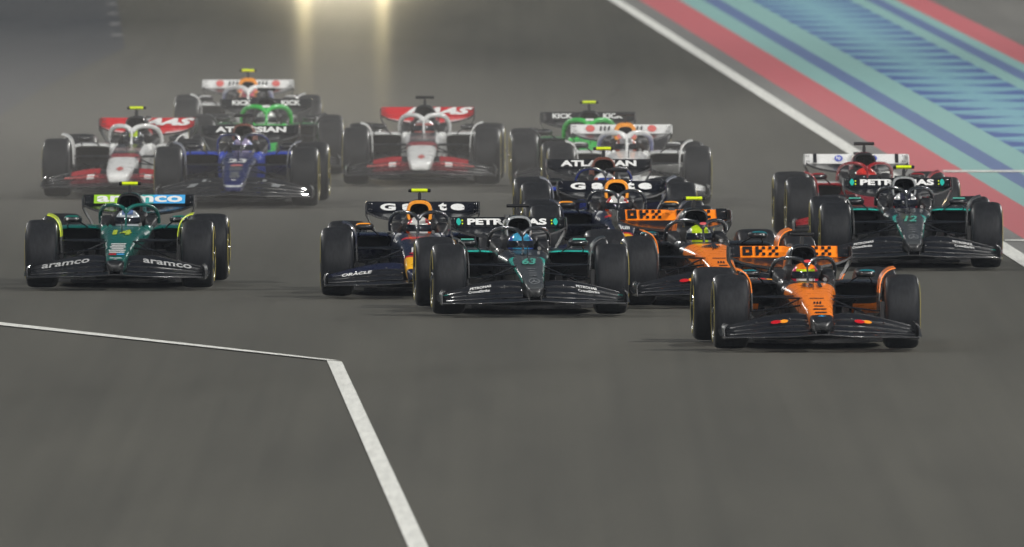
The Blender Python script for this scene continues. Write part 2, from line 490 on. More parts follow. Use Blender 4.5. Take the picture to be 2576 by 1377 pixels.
def m_halo(fat):
    b = MB()
    for s in (-1, 1):
        p = [(0.004 * s, 1.40, .775), (.018 * s, 1.425, .805), (.06 * s, 1.47, .835), (.12 * s, 1.54, .848), (.19 * s, 1.64, .848), (.245 * s, 1.76, .832), (.285 * s, 1.9, .80),
             (.306 * s, 2.02, .755), (.312 * s, 2.12, .70), (.31 * s, 2.2, .65)]
        q = [Vector(a) for a in p]
        fine = []
        for i in range(len(q) - 1):
            for k in range(3): fine.append(q[i].lerp(q[i + 1], k / 3))
        fine.append(q[-1])
        for _ in range(3): fine = [fine[0]] + [(fine[i - 1] + fine[i] * 2 + fine[i + 1]) / 4 for i in range(1, len(fine) - 1)] + [fine[-1]]
        b.tube(fine, .026 * fat, 14, .95)
    piv = [(0, 1.27, .60), (0, 1.315, .67), (0, 1.36, .735), (0, 1.40, .785), (0, 1.43, .812)]
    for i, (x, y, z) in enumerate(piv): pass
    rings = []
    for (x, y, z), hw, hd in zip(piv, (.020, .013, .012, .016, .03), (.06, .045, .04, .04, .04)):
        hw *= fat
        rings.append([(x + hw * math.cos(t), y + hd * math.sin(t), z - .3 * hd * math.sin(t)) for t in [2 * math.pi * k / 12 for k in range(12)]])
    b.loft(rings)
    return b.mesh('halo', 50)

def m_headrest():
    b = MB()
    for s in (-1, 1):
        rings = []
        for y, x0, x1, z in ((1.46, .222, .27, .652), (1.55, .205, .285, .672), (1.8, .185, .295, .692), (2.0, .17, .298, .715), (2.12, .16, .298, .73)):
            rings.append(sup(y, s * (x0 + x1) / 2, (x1 - x0) / 2, .58, z, 4, 16))
        b.loft(rings)
    b.loft([sup(2.02, 0, .19, .58, .74, 4, 16), sup(2.14, 0, .2, .58, .78, 4, 16)])
    return b.mesh('headrest', 40)

def m_steer():
    b = MB()
    b.box(-.075, .075, 1.40, 1.425, .515, .60)
    for s in (-1, 1): b.tube([(s * .075, 1.41, .59), (s * .13, 1.405, .595), (s * .14, 1.40, .555), (s * .13, 1.40, .51), (s * .075, 1.41, .52)], .014, 8)
    b.tube([(0, 1.41, .555), (0, 1.2, .50)], .02, 8)
    return b.mesh('steering_wheel', 40)

POD = [(1.56, .27, .735, .45, .612), (1.62, .25, .76, .40, .622), (1.85, .22, .79, .31, .635), (2.2, .15, .79, .24, .625), (2.7, .10, .72, .18, .57), (3.1, .08, .55, .15, .49), (3.5, .06, .34, .14, .40), (3.85, .04, .17, .14, .33)]
def m_pod(s):
    b = MB()
    b.loft([sup(y, s * (x0 + x1) / 2, (x1 - x0) / 2, zb, zt, 4.0, 30, .06) for y, x0, x1, zb, zt in POD], False, True)
    # turned-in lip of the inlet
    y, x0, x1, zb, zt = POD[0]
    b.loft([sup(y, s * (x0 + x1) / 2, (x1 - x0) / 2, zb, zt, 4.0, 30, .06), sup(y - .012, s * (x0 + x1) / 2, (x1 - x0) / 2 - .008, zb + .008, zt - .008, 4.0, 30, .06),
            sup(y + .02, s * (x0 + x1) / 2, (x1 - x0) / 2 - .022, zb + .022, zt - .022, 4.0, 30, .06)], False, False)
    return b.mesh('sidepod', 45)
def m_inlet(s):
    b = MB(); y, x0, x1, zb, zt = POD[0]
    b.loft([sup(y + .018, s * (x0 + x1) / 2, (x1 - x0) / 2 - .02, zb + .02, zt - .02, 4.0, 30, .06), sup(y + .22, s * (x0 + x1) / 2, (x1 - x0) / 2 - .05, zb + .03, zt - .03, 4.0, 30, .06)], False, True)
    return b.mesh('inlet_duct', 0)

def plate(b, out, z0, z1):
    n = len(out)
    b.add([(x, y, z0) for x, y in out] + [(x, y, z1) for x, y in out], [tuple(range(n))[::-1], tuple(range(n, 2 * n))] + [(i, (i + 1) % n, n + (i + 1) % n, n + i) for i in range(n)])
def m_floor():
    b = MB()
    h = [(.0, .38), (.34, .44), (.56, .62), (.66, .95), (.76, 1.5), (.80, 2.0), (.80, 2.75), (.70, 3.0), (.56, 3.2), (.53, 4.0), (.0, 4.05)]  # front edge drawn forward so the floor deepens the shade underneath
    plate(b, h + [(-x, y) for x, y in h[::-1][1:-1]], .042, .075)
    plate(b, [(-.16, .5), (.16, .5), (.16, 3.9), (-.16, 3.9)], .030, .046)
    for s in (-1, 1):     # diffuser kick and floor edge wing
        b.sheet([[(s * .2, 3.2, .08), (s * .2, 3.7, .16), (s * .2, 4.1, .33)], [(s * .52, 3.2, .08), (s * .52, 3.7, .16), (s * .52, 4.1, .33)]], .01)
        b.sheet([[(s * .80, 1.55, .085), (s * .83, 2.1, .10), (s * .83, 2.7, .09)], [(s * .80, 1.55, .13), (s * .845, 2.1, .16), (s * .83, 2.7, .13)]], .006)
    return b.mesh('floor_plate', 30)
def m_fence(s, i):
    b = MB(); x = .30 + .12 * i
    h = (.36, .33, .29, .24)[i]
    b.sheet([[(s * (x + .00), .88 + .08 * i, .074), (s * (x + .02), 1.15 + .06 * i, .074), (s * (x + .10), 1.5, .074)], [(s * (x + .01), .92 + .08 * i, h), (s * (x + .03), 1.15 + .06 * i, h + .02), (s * (x + .11), 1.5, h + .02)]], .007)
    return b.mesh('floor_fence', 30)

# front wing
FW = [(0, .165, .285, -1.17), (.10, .160, .298, -1.17), (.22, .150, .318, -1.165), (.40, .143, .308, -1.15), (.6, .139, .268, -1.11), (.8, .136, .215, -1.06), (.945, .134, .178, -1.01)]
def fw_pt(x, v, e=0.0):
    a = abs(x); zl, zt, yl = (interp(FW, a, k) for k in (1, 2, 3))
    yt = yl + .50 - .08 * a
    return Vector((x, yl + (yt - yl) * v, zl + (zt - zl) * v ** 1.35 + e))
SPL = [(0, .27), (.30, .50), (.53, .74), (.77, 1.0)]
def m_fw_main():
    b = MB(); v0, v1 = SPL[0]
    xs = [-.93 + 1.86 * i / 40 for i in range(41)]
    b.sheet([[fw_pt(x, v0 + (v1 - v0) * j / 6) for j in range(7)] for x in xs], .012, (0, 0, 1))
    b.tube([fw_pt(x, 0) + Vector((0, 0, -.006)) for x in xs], .009, 8)
    for s in (-1, 1):   # pylons to the nose
        b.loft([[(s * .062 + dx, -1.05 + dy, z) for dx, dy in ((-.006, -.09), (.006, -.09), (.006, .12), (-.006, .12))] for z in (.160, .205)])
    return b.mesh('front_wing', 50)
def m_fw_flap(s, i):
    b = MB(); v0, v1 = SPL[i]
    xs = [.118 + (.91 - .118) * k / 18 for k in range(19)]
    b.sheet([[fw_pt(s * x, v0 + (v1 - v0) * j / 5, .013 * i + .012 * (j / 5) * (1 - j / 5)) for j in range(6)] for x in xs], .008, (0, .3, .95))
    b.tube([fw_pt(s * x, v1, .013 * i + .001) for x in xs], .0048, 6)  # rounded trailing edge, added to catch a line of glints
    return b.mesh('flap', 50)
def m_fw_end(s):
    b = MB()
    rows = []
    for z, x in ((.112, .935), (.15, .944), (.20, .946), (.235, .936), (.258, .908)):
        y0 = -1.0 + (z - .112) * .35; y1 = -.50 - (z - .112) * .25
        rows.append([(s * (x + .012 * math.sin(math.pi * k / 6)), y0 + (y1 - y0) * k / 6, z + .015 * (k / 6) ** 2) for k in range(7)])
    b.sheet(rows, .010)
    b.sheet([[(s * .86, -1.0, .116), (s * .86, -.52, .116)], [(s * .947, -1.0, .116), (s * .947, -.52, .116)]], .008)
    return b.mesh('endplate', 50)
def m_fw_vane(s):
    b = MB()
    b.sheet([[(s * .952, -.92, .14), (s * .952, -.7, .17), (s * .952, -.55, .20)], [(s * .975, -.90, .14), (s * .98, -.7, .17), (s * .975, -.55, .20)]], .006)
    return b.mesh('dive_plane', 40)

# rear wing
def rw_pt(x, v): return Vector((x, 4.40 + .10 * v, .797 + .108 * v))
RW_N = Vector((0, -.108, .10)).normalized()
def m_rw_main(hw):
    b = MB(); rows = []
    for i in range(25):
        x = -hw + 2 * hw * i / 24; a = abs(x) / hw
        zl = .705 + .075 * a ** 2 + .04 * a ** 8; row = []
        for j in range(8):
            v = j / 7
            row.append((x, 4.06 + .05 * a ** 2 + (.335 - .05 * a ** 2) * v, zl + (.792 - zl) * (v ** 1.6) - .018 * math.sin(math.pi * v) * (1 - a)))
        rows.append(row)
    b.sheet(rows, .022, (0, 0, 1))
    return b.mesh('rear_wing', 50)
def m_rw_flap(hw, rnd):
    b = MB(); rows = []
    for i in range(21):
        x = -(hw - .008) + 2 * (hw - .008) * i / 20
        rows.append([rw_pt(x, j / 4) + Vector((0, .010 * math.sin(math.pi * j / 4), 0)) for j in range(5)])
    b.sheet(rows, .014, (0, -.7, .7))
    return b.mesh('rear_flap', 50)
def m_rw_end(s, hw):
    b = MB(); rows = []
    for z, dx in ((.905, -.004), (.86, 0), (.80, 0), (.76, -.004), (.70, -.035), (.62, -.085), (.54, -.12), (.44, -.135)):
        y0 = 4.10 - (.905 - z) * .12 if z > .7 else 4.09; y1 = 4.56 + (.06 if z > .7 else .0) - max(0, .7 - z) * .5
        rows.append([(s * (hw + .006 + dx), y0 + (y1 - y0) * k / 4, z) for k in range(5)])
    b.sheet(rows, .011, (s, 0, 0))
    return b.mesh('endplate', 40)
def m_rw_pylon():
    b = MB()
    b.loft([[(dx * f, y0 + dy, z) for dx, dy in ((-.011, -.07), (.011, -.07), (.011, .09), (-.011, .09))] for z, y0, f in ((.30, 4.08, 1), (.55, 4.16, 1), (.72, 4.22, 1), (.765, 4.25, .8))])
    b.box(-.03, .03, 4.34, 4.44, .90, .93)
    return b.mesh('wing_pylon', 30)
def m_beam():
    b = MB()
    for dz, dy in ((0, 0), (.06, .1)):
        b.sheet([[(x, 4.02 + dy + .16 * j / 4, .40 + dz + .05 * (j / 4) ** 1.5 + .03 * (1 - (x / .46) ** 2)) for j in range(5)] for x in [-.46 + .92 * i / 14 for i in range(15)]], .010, (0, 0, 1))
    return b.mesh('beam_wing', 50)
def m_tail():
    b = MB()
    b.loft([sup(y, 0, hw, zb, zt, 3, 16) for y, hw, zb, zt in ((3.9, .10, .22, .46), (4.3, .065, .25, .42), (4.5, .05, .27, .38))])
    return b.mesh('crash_structure', 40)

# wheels (hub at the origin, outer side towards +x)
def tyre_prof(wd, ri):
    h = wd / 2; Ro = .36
    half = [(0, Ro + .001), (h * .35, Ro), (h * .62, Ro - .003), (h * .76, Ro - .009), (h * .86, Ro - .020), (h * .93, Ro - .036), (h * .975, Ro - .056), (h * 1.0, Ro - .080), (h * .985, ri + .02), (h * .88, ri)]
    return [(-a, r) for a, r in half[::-1]] + half[1:]
def m_tyre(wd):
    b = MB(); b.lathe(tyre_prof(wd, .235), 64); return b.mesh('tyre', 60)
def m_band(wd):
    b = MB(); h = wd / 2
    for t0, t1 in ((.12, 2.9), (3.26, 6.04)):
        rings = []
        for k in range(25):
            t = t0 + (t1 - t0) * k / 24
            rings.append([(a, r * math.cos(t), r * math.sin(t)) for a, r in ((h * .990, .276), (h * 1.0 + .002, .279), (h * .988 + .002, .290), (h * .975, .291))])
        b.loft(rings)
    return b.mesh('sidewall_band', 60)
def m_rim(wd):
    b = MB(); h = wd / 2
    b.lathe([(-h * .84, .236), (-h * .84, .215), (-h * .3, .205), (h * .5, .205), (h * .80, .222), (h * .88, .238), (h * .84, .2405), (h * .4, .225), (-h * .4, .225)], 48)
    return b.mesh('wheel', 40)
def m_wcover(wd):
    b = MB(); h = wd / 2
    b.lathe([(h * .78, .0), (h * .98, .0), (h * .98, .035), (h * .90, .05), (h * .86, .12), (h * .88, .20), (h * .84, .222), (h * .74, .222), (h * .74, .0)], 48)
    for k in range(8):
        t = 2 * math.pi * k / 8
        b.tube([(h * .88, .06 * math.cos(t), .06 * math.sin(t)), (h * .89, .205 * math.cos(t + .25), .205 * math.sin(t + .25))], .007, 6)
    return b.mesh('wheel_cover', 40)
def m_nut(wd):
    b = MB(); h = wd / 2
    b.lathe([(h * .97, .0), (h * 1.05, .0), (h * 1.05, .020), (h * .97, .028)], 16)
    return b.mesh('wheel_nut', 30)
def m_drum(wd):
    b = MB(); h = wd / 2
    b.lathe([(-h * 1.03, .0), (-h * 1.03, .15), (-h * .95, .195), (-h * .4, .2), (-h * .4, 0)], 40)
    b.box(-h * 1.25, -h * .95, -.26, -.10, -.06, .10)
    return b.mesh('brake_drum', 30)
def m_fin(s):
    """curved deflector over the inner shoulder of the front tyre"""
    b = MB(); rows = []
    cur = [(.775, .772), (.735, .764), (.70, .748), (.67, .722), (.645, .682), (.630, .635), (.622, .575), (.618, .50), (.616, .42), (.616, .36)]
    for x, z in cur:
        t = (z - .36) / .38
        y0, y1 = -.10 - .05 * t + .12 * t * t, .22 + .10 * t
        rows.append([(s * x, y0 + (y1 - y0) * k / 5, z + .012 * k / 5) for k in range(6)])
    b.sheet(rows, .011)
    return b.mesh('wheel_deflector', 50)

def arm(p, q, r0, r1):
    b = MB(); P, Q = Vector(p), Vector(q)
    rings = []; d = (Q - P).normalized(); u = Vector((0, 1, 0)); u = (u - d * u.dot(d)).normalized(); v = d.cross(u)
    for k in range(5):
        c = P.lerp(Q, k / 4); r = r0 + (r1 - r0) * k / 4
        rings.append([c + u * math.cos(t) * r * 2.2 + v * math.sin(t) * r * .55 for t in [2 * math.pi * i / 10 for i in range(10)]])
    b.loft(rings)
    return b.mesh('suspension_arm', 50)
ARMS_F = [((.15, -.20, .49), (.66, .0, .50)), ((.19, .42, .50), (.66, .03, .50)), ((.13, -.25, .25), (.66, -.02, .235)), ((.17, .45, .27), (.66, .05, .235)), ((.15, -.12, .42), (.66, -.16, .36)), ((.15, .05, .48), (.64, .03, .27))]
ARMS_R = [((.12, 3.2, .42), (.62, 3.58, .50)), ((.10, 3.8, .42), (.62, 3.64, .50)), ((.12, 3.2, .22), (.62, 3.55, .23)), ((.10, 3.85, .24), (.62, 3.65, .23)), ((.1, 3.5, .45), (.6, 3.6, .28))]

def m_mirror(s):
    b = MB()
    b.loft([sup(y, s * .565, hw, .70 - hz, .70 + hz, 3.2, 18) for y, hw, hz in ((1.20, .03, .012), (1.215, .078, .026), (1.26, .098, .036), (1.33, .10, .038), (1.36, .096, .036))])
    b.tube([(s * .50, 1.3, .675), (s * .45, 1.42, .64), (s * .42, 1.56, .61)], .008, 8)
    b.tube([(s * .60, 1.3, .67), (s * .63, 1.42, .63), (s * .63, 1.58, .60)], .008, 8)
    return b.mesh('mirror', 50)
def m_mirror_glass(s):
    b = MB(); b.loft([sup(1.361, s * .565, .086, .671, .729, 3.2, 18), sup(1.365, s * .565, .082, .675, .725, 3.2, 18)]); return b.mesh('mirror_glass', 30)
def m_mirror_cap(s):
    b = MB(); b.loft([sup(1.214, s * .572, .060, .690, .719, 3.0, 18), sup(1.235, s * .572, .080, .683, .7385, 3.0, 18), sup(1.30, s * .572, .084, .684, .7405, 3.0, 18)])
    return b.mesh('mirror_cap', 50)
def m_glint_bolts(pts, r):
    b = MB()
    for p in pts:
        b.loft([[(p[0] + r * math.sin(f) * math.cos(t), p[1] + r * math.sin(f) * math.sin(t), p[2] + r * math.cos(f)) for t in [2 * math.pi * k / 8 for k in range(8)]] for f in (.05, .6, 1.2, 1.9, 2.5, 3.09)])
    return b.mesh('fasteners', 60)
def m_pitot():
    b = MB(); b.tube([(0, .42, .555), (0, .40, .66), (0, .395, .685)], .0045, 8); b.tube([(0, .40, .68), (0, .33, .683)], .004, 6); return b.mesh('pitot_tube', 40)
def m_cockpit_cam():
    b = MB(); b.loft([sup(y, .16, .018, .627, .665, 2.5, 12) for y in (1.12, 1.2)]); return b.mesh('side_camera', 40)

# ------------------------------------------------------------------ flat print: lettering and emblems, one unit wide and high
def text_mesh(txt, off=.02, shear=0.0, space=1.0):
    def make():
        c = bpy.data.curves.new('lettering', 'FONT'); c.body = txt; c.offset = off; c.shear = shear; c.space_character = space; c.resolution_u = 3
        o = bpy.data.objects.new('lettering', c); COL.objects.link(o)
        dg = bpy.context.evaluated_depsgraph_get(); dg.update()
        me = bpy.data.meshes.new_from_object(o.evaluated_get(dg)); bpy.data.objects.remove(o)
        xs = [v.co.x for v in me.vertices]; ys = [v.co.y for v in me.vertices]
        x0, x1, y0, y1 = min(xs), max(xs), min(ys), max(ys)
        for v in me.vertices: v.co = ((v.co.x - x0) / (x1 - x0) - .5, (v.co.y - y0) / (y1 - y0) - .5, 0)
        me.materials.clear(); me.materials.append(None); me.name = 'lettering'
        return me
    return cached(('t', txt, off, shear, space), make)
def shape_mesh(kind):
    def make():
        v, f = [], []
        if kind == 'disc':
            v = [(.5 * math.cos(2 * math.pi * k / 28), .5 * math.sin(2 * math.pi * k / 28), 0) for k in range(28)]; f = [tuple(range(28))]
        elif kind == 'quad':
            v = [(-.5, -.5, 0), (.5, -.5, 0), (.5, .5, 0), (-.5, .5, 0)]; f = [(0, 1, 2, 3)]
        elif kind == 'slant':
            v = [(-.5, -.5, 0), (.2, -.5, 0), (.5, .5, 0), (-.2, .5, 0)]; f = [(0, 1, 2, 3)]
        elif kind == 'ring':
            n = 28
            for r in (.5, .42): v += [(r * math.cos(2 * math.pi * k / n), r * math.sin(2 * math.pi * k / n), 0) for k in range(n)]
            f = [(k, (k + 1) % n, n + (k + 1) % n, n + k) for k in range(n)]
        elif kind == 'star':
            for k in range(3):
                t = math.pi / 2 + 2 * math.pi * k / 3; o = len(v)
                v += [(.48 * math.cos(t), .48 * math.sin(t), 0), (.09 * math.cos(t + 1.05), .09 * math.sin(t + 1.05), 0), (0, 0, 0), (.09 * math.cos(t - 1.05), .09 * math.sin(t - 1.05), 0)]; f.append((o, o + 1, o + 2, o + 3))
        elif kind == 'drop':
            pts = [(0.5 * (1 - .25 * abs(math.sin(t))) * math.cos(t), .5 * math.sin(t)) for t in [2 * math.pi * k / 20 for k in range(20)]]
            v = [(x, y, 0) for x, y in pts]; f = [tuple(range(20))]
        elif kind == 'diamond':
            v = [(-.5, 0, 0), (0, -.5, 0), (.5, 0, 0), (0, .5, 0)]; f = [(0, 1, 2, 3)]
        elif kind == 'arch':
            n = 12
            for r in (.5, .3): v += [(r * math.cos(math.pi * k / n), 2 * r * math.sin(math.pi * k / n) - .5, 0) for k in range(n + 1)]
            f = [(k, k + 1, n + 2 + k, n + 1 + k) for k in range(n)]
        me = bpy.data.meshes.new(kind); me.from_pydata(v, [], f); me.materials.append(None); return me
    return cached(('s', kind), make)

def frame(c, right, up, wd, ht, lift=.004):
    r = Vector(right).normalized(); u = Vector(up); u = (u - r * u.dot(r)).normalized(); n = r.cross(u)
    c = Vector(c) + n * lift
    return Matrix(((r.x * wd, u.x * ht, n.x, c.x), (r.y * wd, u.y * ht, n.y, c.y), (r.z * wd, u.z * ht, n.z, c.z), (0, 0, 0, 1)))
def on_rw(x, v, wd, ht): return frame(rw_pt(x, v), (1, 0, 0), (0, .10, .108), wd, ht, .010)
def on_nose(x, y, wd, ln):
    z = nose_top(y); s = (nose_top(y + .05) - nose_top(y - .05)) / .1
    return frame((x, y, z), (1, 0, 0), (0, 1, s), wd, ln, .007)
def on_fw(x, v, wd, vh):
    p = fw_pt(x, v); dx = fw_pt(x + .12, v) - fw_pt(x - .12, v); dv = fw_pt(x, min(1, v + .18)) - fw_pt(x, v - .18)
    return frame(p, dx, dv, wd, vh, .046)

# ------------------------------------------------------------------ team schemes
TOP = lambda d: (0, -.172, 1, -.51 + d)                # above the nose's top edge line lowered by d
LOWER = lambda d: (0, .172, -1, .51 - d)              # below that line
P = paint
BLK, NVY = P('black_paint', BLACK, .22, .8), P('navy_paint', NAVY, .25, .8)
def col(name, c, **k): return P(name, c, **k)
M_OR, M_LIME, M_WHITE, M_TEAL, M_RED = col('orange_paint', ORANGE, grime=.06), col('lime_paint', LIME), col('white_paint', WHITE, grime=.06), col('teal_print', TEAL), col('red_paint_gloss', RED)
M_AMB, M_YEL, M_SIL, M_GRNK, M_BLUE = col('amber_paint', AMBER), col('yellow_paint', YEL), col('silver_paint', SILVER, metal=.4), col('bright_green_paint', GREEN_K), col('blue_paint_gloss', BLUE_W)
M_AM = col('dark_green_paint', GREEN_AM); M_DKB = col('dark_blue_paint', DKBLUE_W); M_TCAM = col('fluorescent_yellow', srgb(220, 240, 30), grime=.03)
M_HPB = col('logo_blue', srgb(70, 90, 190)); M_SKY = col('sky_blue_print', srgb(70, 165, 225)); M_GREY = col('grey_print', (.2, .21, .22)); M_MINT = col('mint_print', srgb(90, 190, 170)); M_PINK = col('faded_red_print', srgb(215, 110, 105))
M_OLIME = col('leaf_lime_print', srgb(150, 200, 50)); M_GPAN = col('graphite_paint', (.055, .06, .063), rough=.4)
M_BAND = col('yellow_sidewall', srgb(190, 175, 70), rough=.5, coat=0)
M_HALO = col('dark_polished_halo', (.26, .265, .275), rough=.24, metal=.95, coat=.6)
M_MIRG = col('mirror_glass', (.5, .52, .55), rough=.05, metal=1.0)

def bars(y0, y1, n, wd, mat):
    out = []
    for i in range(n):
        y = y0 + (y1 - y0) * i / max(1, n - 1); k = (.9, 1, .7, .95, .8)[i % 5]
        out.append(('nose', 'shape', 'quad', on_nose(0, y, wd * k, .045), mat))
    return out

def okx(x0, cut):
    rows = ["###.#.#.#.#", "#.#.##...#.", "###.#.#.#.#"]
    out = []
    for r, row in enumerate(rows):
        for c, ch in enumerate(row):
            if ch == '#' and c >= cut: out.append(('rw', 'shape', 'quad', on_rw(x0 + .032 * c, .78 - .27 * r, .032, .039), BLK))
    return out

TEAMS = {}
TEAMS['mclaren'] = dict(fat=.80, 
    nose=livery('mcl_nose', BLACK, [(ORANGE, [TOP(.14), (0, 1, 0, .93)])]), tub=livery('mcl_tub', BLACK, [(ORANGE, [TOP(.17), (0, -1, 0, .98)])]),
    cover=livery('mcl_cover', BLACK, [(ORANGE, [(0, 1, 0, -2.45)])]), pod=livery('mcl_pod', BLACK, [(ORANGE, [(1, 0, 0, -.46), (0, 1, 0, -1.62), (0, 0, -1, .56), (0, 0, 1, -.30)])]),
    halo=M_HALO, fin=M_OR, cap=col('teal_mirror', srgb(20, 110, 120)), rim=BLK, rwmain=CARBON, rwflap=M_OR, rwend=livery('mcl_end', BLACK, [(ORANGE, [(0, 0, -1, .64)])]), flaps=(CARBON, CARBON, CARBON),
    prints=okx(-.44, 0) + okx(.08, 0) + [('rw', 'shape', 'quad', on_rw(s * .535, .5, .11, .16), BLK) for s in (-1, 1)]
    + bars(-.86, -.56, 3, .13, BLK) + [('nose', 'shape', 'slant', on_nose(-.035 + .028 * i, -.40, .022, .11), BLK) for i in range(3)] + [('tub', 'shape', 'quad', on_nose(0, -.16, .14, .03), BLK)]
    + [('fw', 'shape', 'disc', on_fw(s * .40 - .03, .66, .10, .085), M_RED) for s in (-1, 1)] + [('fw', 'shape', 'disc', on_fw(s * .40 + .045, .67, .085, .08), M_AMB) for s in (-1, 1)]
    + [('nose', 'shape', 'diamond', on_nose(0, -1.02, .085, .07), M_SKY), ('mirror', 'shape', 'quad', None, PRINT_W), ('halo', 'shape', 'disc', frame((0, 1.40, .815), (1, 0, 0), (0, .1, 1), .07, .03, .045), M_RED)])
TEAMS['mercedes'] = dict(fat=.80, nk=.86,
    nose=livery('mer_nose', BLACK, [(TEAL, [TOP(.060), (0, 1, 0, .75)]), ((.055, .06, .063), [TOP(.033)])]),
    tub=livery('mer_tub', BLACK, [(TEAL, [TOP(.062), (0, -1, 0, .55)]), ((.055, .06, .063), [TOP(.033)]), (BLACK, [(0, 1, 0, -1.0)])]),
    cover=BLK, pod=livery('mer_pod', BLACK, [(TEAL, [(0, 0, 1, -.598), (0, -1, 0, 1.60)])]), halo=M_HALO, fin=col('dark_steel_fin', (.06, .062, .065), metal=.5, rough=.25), cap=col('dark_teal_mirror', srgb(10, 70, 66)), rim=M_SIL, rwmain=CARBON, rwflap=BLK, rwend=CARBON, flaps=(CARBON,) * 3,
    prints=[('rw', 'text', 'PETRONAS', on_rw(0, .5, .82, .088), PRINT_W, .045), ('rw', 'shape', 'drop', on_rw(-.50, .5, .05, .10), M_TEAL), ('rw', 'shape', 'drop', on_rw(.50, .5, .05, .10), M_TEAL),
            ('rw', 'shape', 'quad', on_rw(-.462, .62, .014, .02), M_LIME), ('rw', 'shape', 'quad', on_rw(.462, .62, .014, .02), M_LIME), ('rw', 'shape', 'quad', on_rw(-.462, .32, .014, .02), M_LIME), ('rw', 'shape', 'quad', on_rw(.462, .32, .014, .02), M_LIME),
            ('nose', 'shape', 'ring', on_nose(0, -.93, .11, .26), M_SIL), ('nose', 'shape', 'star', on_nose(0, -.93, .10, .25), M_SIL)]
    + [('nose', 'shape', 'quad', on_nose(s * .04, .66, .045, .12), BLK) for s in (-1, 1)]
    + [('fw', 'text', 'PETRONAS', on_fw(s * .53, .80, .22, .06), PRINT_W, .03) for s in (-1, 1)] + [('fw', 'text', 'CrowdStrike', on_fw(s * .55, .58, .22, .075), PRINT_W, .02) for s in (-1, 1)]
    + [('fw', 'shape', 'slant', on_fw(s * .88, .6, .07, .05), M_TEAL) for s in (-1, 1)] + [('mirror', 'shape', 'line', None, M_MINT)] + bars(-.66, -.3, 4, .09, M_GREY))
TEAMS['aston'] = dict(fat=.80, nk=.95, nose=livery('am_nose', GREEN_AM, [(BLACK, [(0, -1, 0, -1.10)]), (BLACK, [LOWER(.17)])]), tub=livery('am_tub', GREEN_AM, [(BLACK, [LOWER(.17)])]), cover=livery('am_cover', GREEN_AM, [(BLACK, [(0, -1, 0, 2.2)])]), pod=livery('am_pod', BLACK, [(GREEN_AM, [(0, 0, 1, -.585)]), (GREEN_AM, [(0, 1, 0, -1.9)])]), halo=M_AM, fin=col('lime_fin', LIME), cap=col('green_mirror', srgb(0, 110, 98)), rim=BLK, rwmain=BLK, rwflap=BLK, rwend=CARBON, flaps=(CARBON,) * 3,
    prints=[('rw', 'shape', 'quad', on_rw(-.30, .5, .38, .125), M_OLIME), ('rw', 'shape', 'quad', on_rw(.02, .5, .26, .125), col('teal_panel', srgb(70, 170, 170))), ('rw', 'shape', 'quad', on_rw(.32, .5, .34, .125), M_SKY),
            ('rw2', 'text', 'aramco', on_rw(.0, .5, .92, .092), PRINT_W, .03), ('nose', 'text', '14', on_nose(0, .50, .20, .40), M_LIME, .05)]
    + bars(-.76, -.30, 6, .18, PRINT_W) + [('nose', 'shape', 'quad', on_nose(-.04, -.86, .08, .07), M_RED), ('nose', 'shape', 'quad', on_nose(.045, -.86, .08, .07), M_SKY), ('nose', 'shape', 'quad', on_nose(0, -1.04, .13, .03), PRINT_W), ('nose', 'shape', 'disc', on_nose(0, -1.10, .04, .03), M_SIL)]
    + [('fw', 'text', 'aramco', on_fw(s * .53, .70, .52, .115), col('soft_white_print', (.46, .47, .47)), .018) for s in (-1, 1)] + [('mirror', 'text', 'BOSS', None, PRINT_W)])
TEAMS['redbull'] = dict(fat=.80, nk=.85, rk=.022, nose=livery('rb_nose', NAVY, [(RED, [TOP(.08), (0, 1, 0, .70), (0, -1, 0, -.48)]), (YEL, [TOP(.15), (0, -1, 0, -.56)]), (NAVY, [(0, -1, 0, -1.12)])]), tub=livery('rb_tub', NAVY, [(RED, [TOP(.05), (0, 1, 0, -.62), (0, -1, 0, .95)])]), cover=NVY, pod=NVY, halo=M_HALO, fin=NVY, cap=M_AMB, rim=M_AMB, rwmain=CARBON, rwflap=col('black_navy', (.008, .009, .014)), rwend=CARBON, flaps=(CARBON, CARBON, NVY),
    prints=[('rw', 'text', 'G', on_rw(-.37, .42, .165, .10), PRINT_W, .05), ('rw', 'text', 'a', on_rw(-.15, .42, .14, .095), PRINT_W, .05), ('rw', 'text', 't', on_rw(.21, .46, .09, .11), PRINT_W, .05), ('rw', 'text', 'e', on_rw(.37, .42, .15, .095), PRINT_W, .05)]
    + [('fw', 'text', 'ORACLE', on_fw(s * .60, .62, .32, .09), PRINT_W, .04) for s in (-1, 1)] + [('nose', 'text', 'Bull', on_nose(0.02, -.2, .13, .30), PRINT_W, .03), ('nose', 'shape', 'disc', on_nose(-.03, -.4, .07, .09), M_RED)]
    + [('tub', 'shape', 'arch', frame((s * .20, 1.21, .60), (1, 0, 0), (0, .5, 1), .09, .06, .02), M_SIL) for s in (-1, 1)])
RED2 = srgb(150, 16, 26); M_RED2 = col('deep_red_paint', RED2)
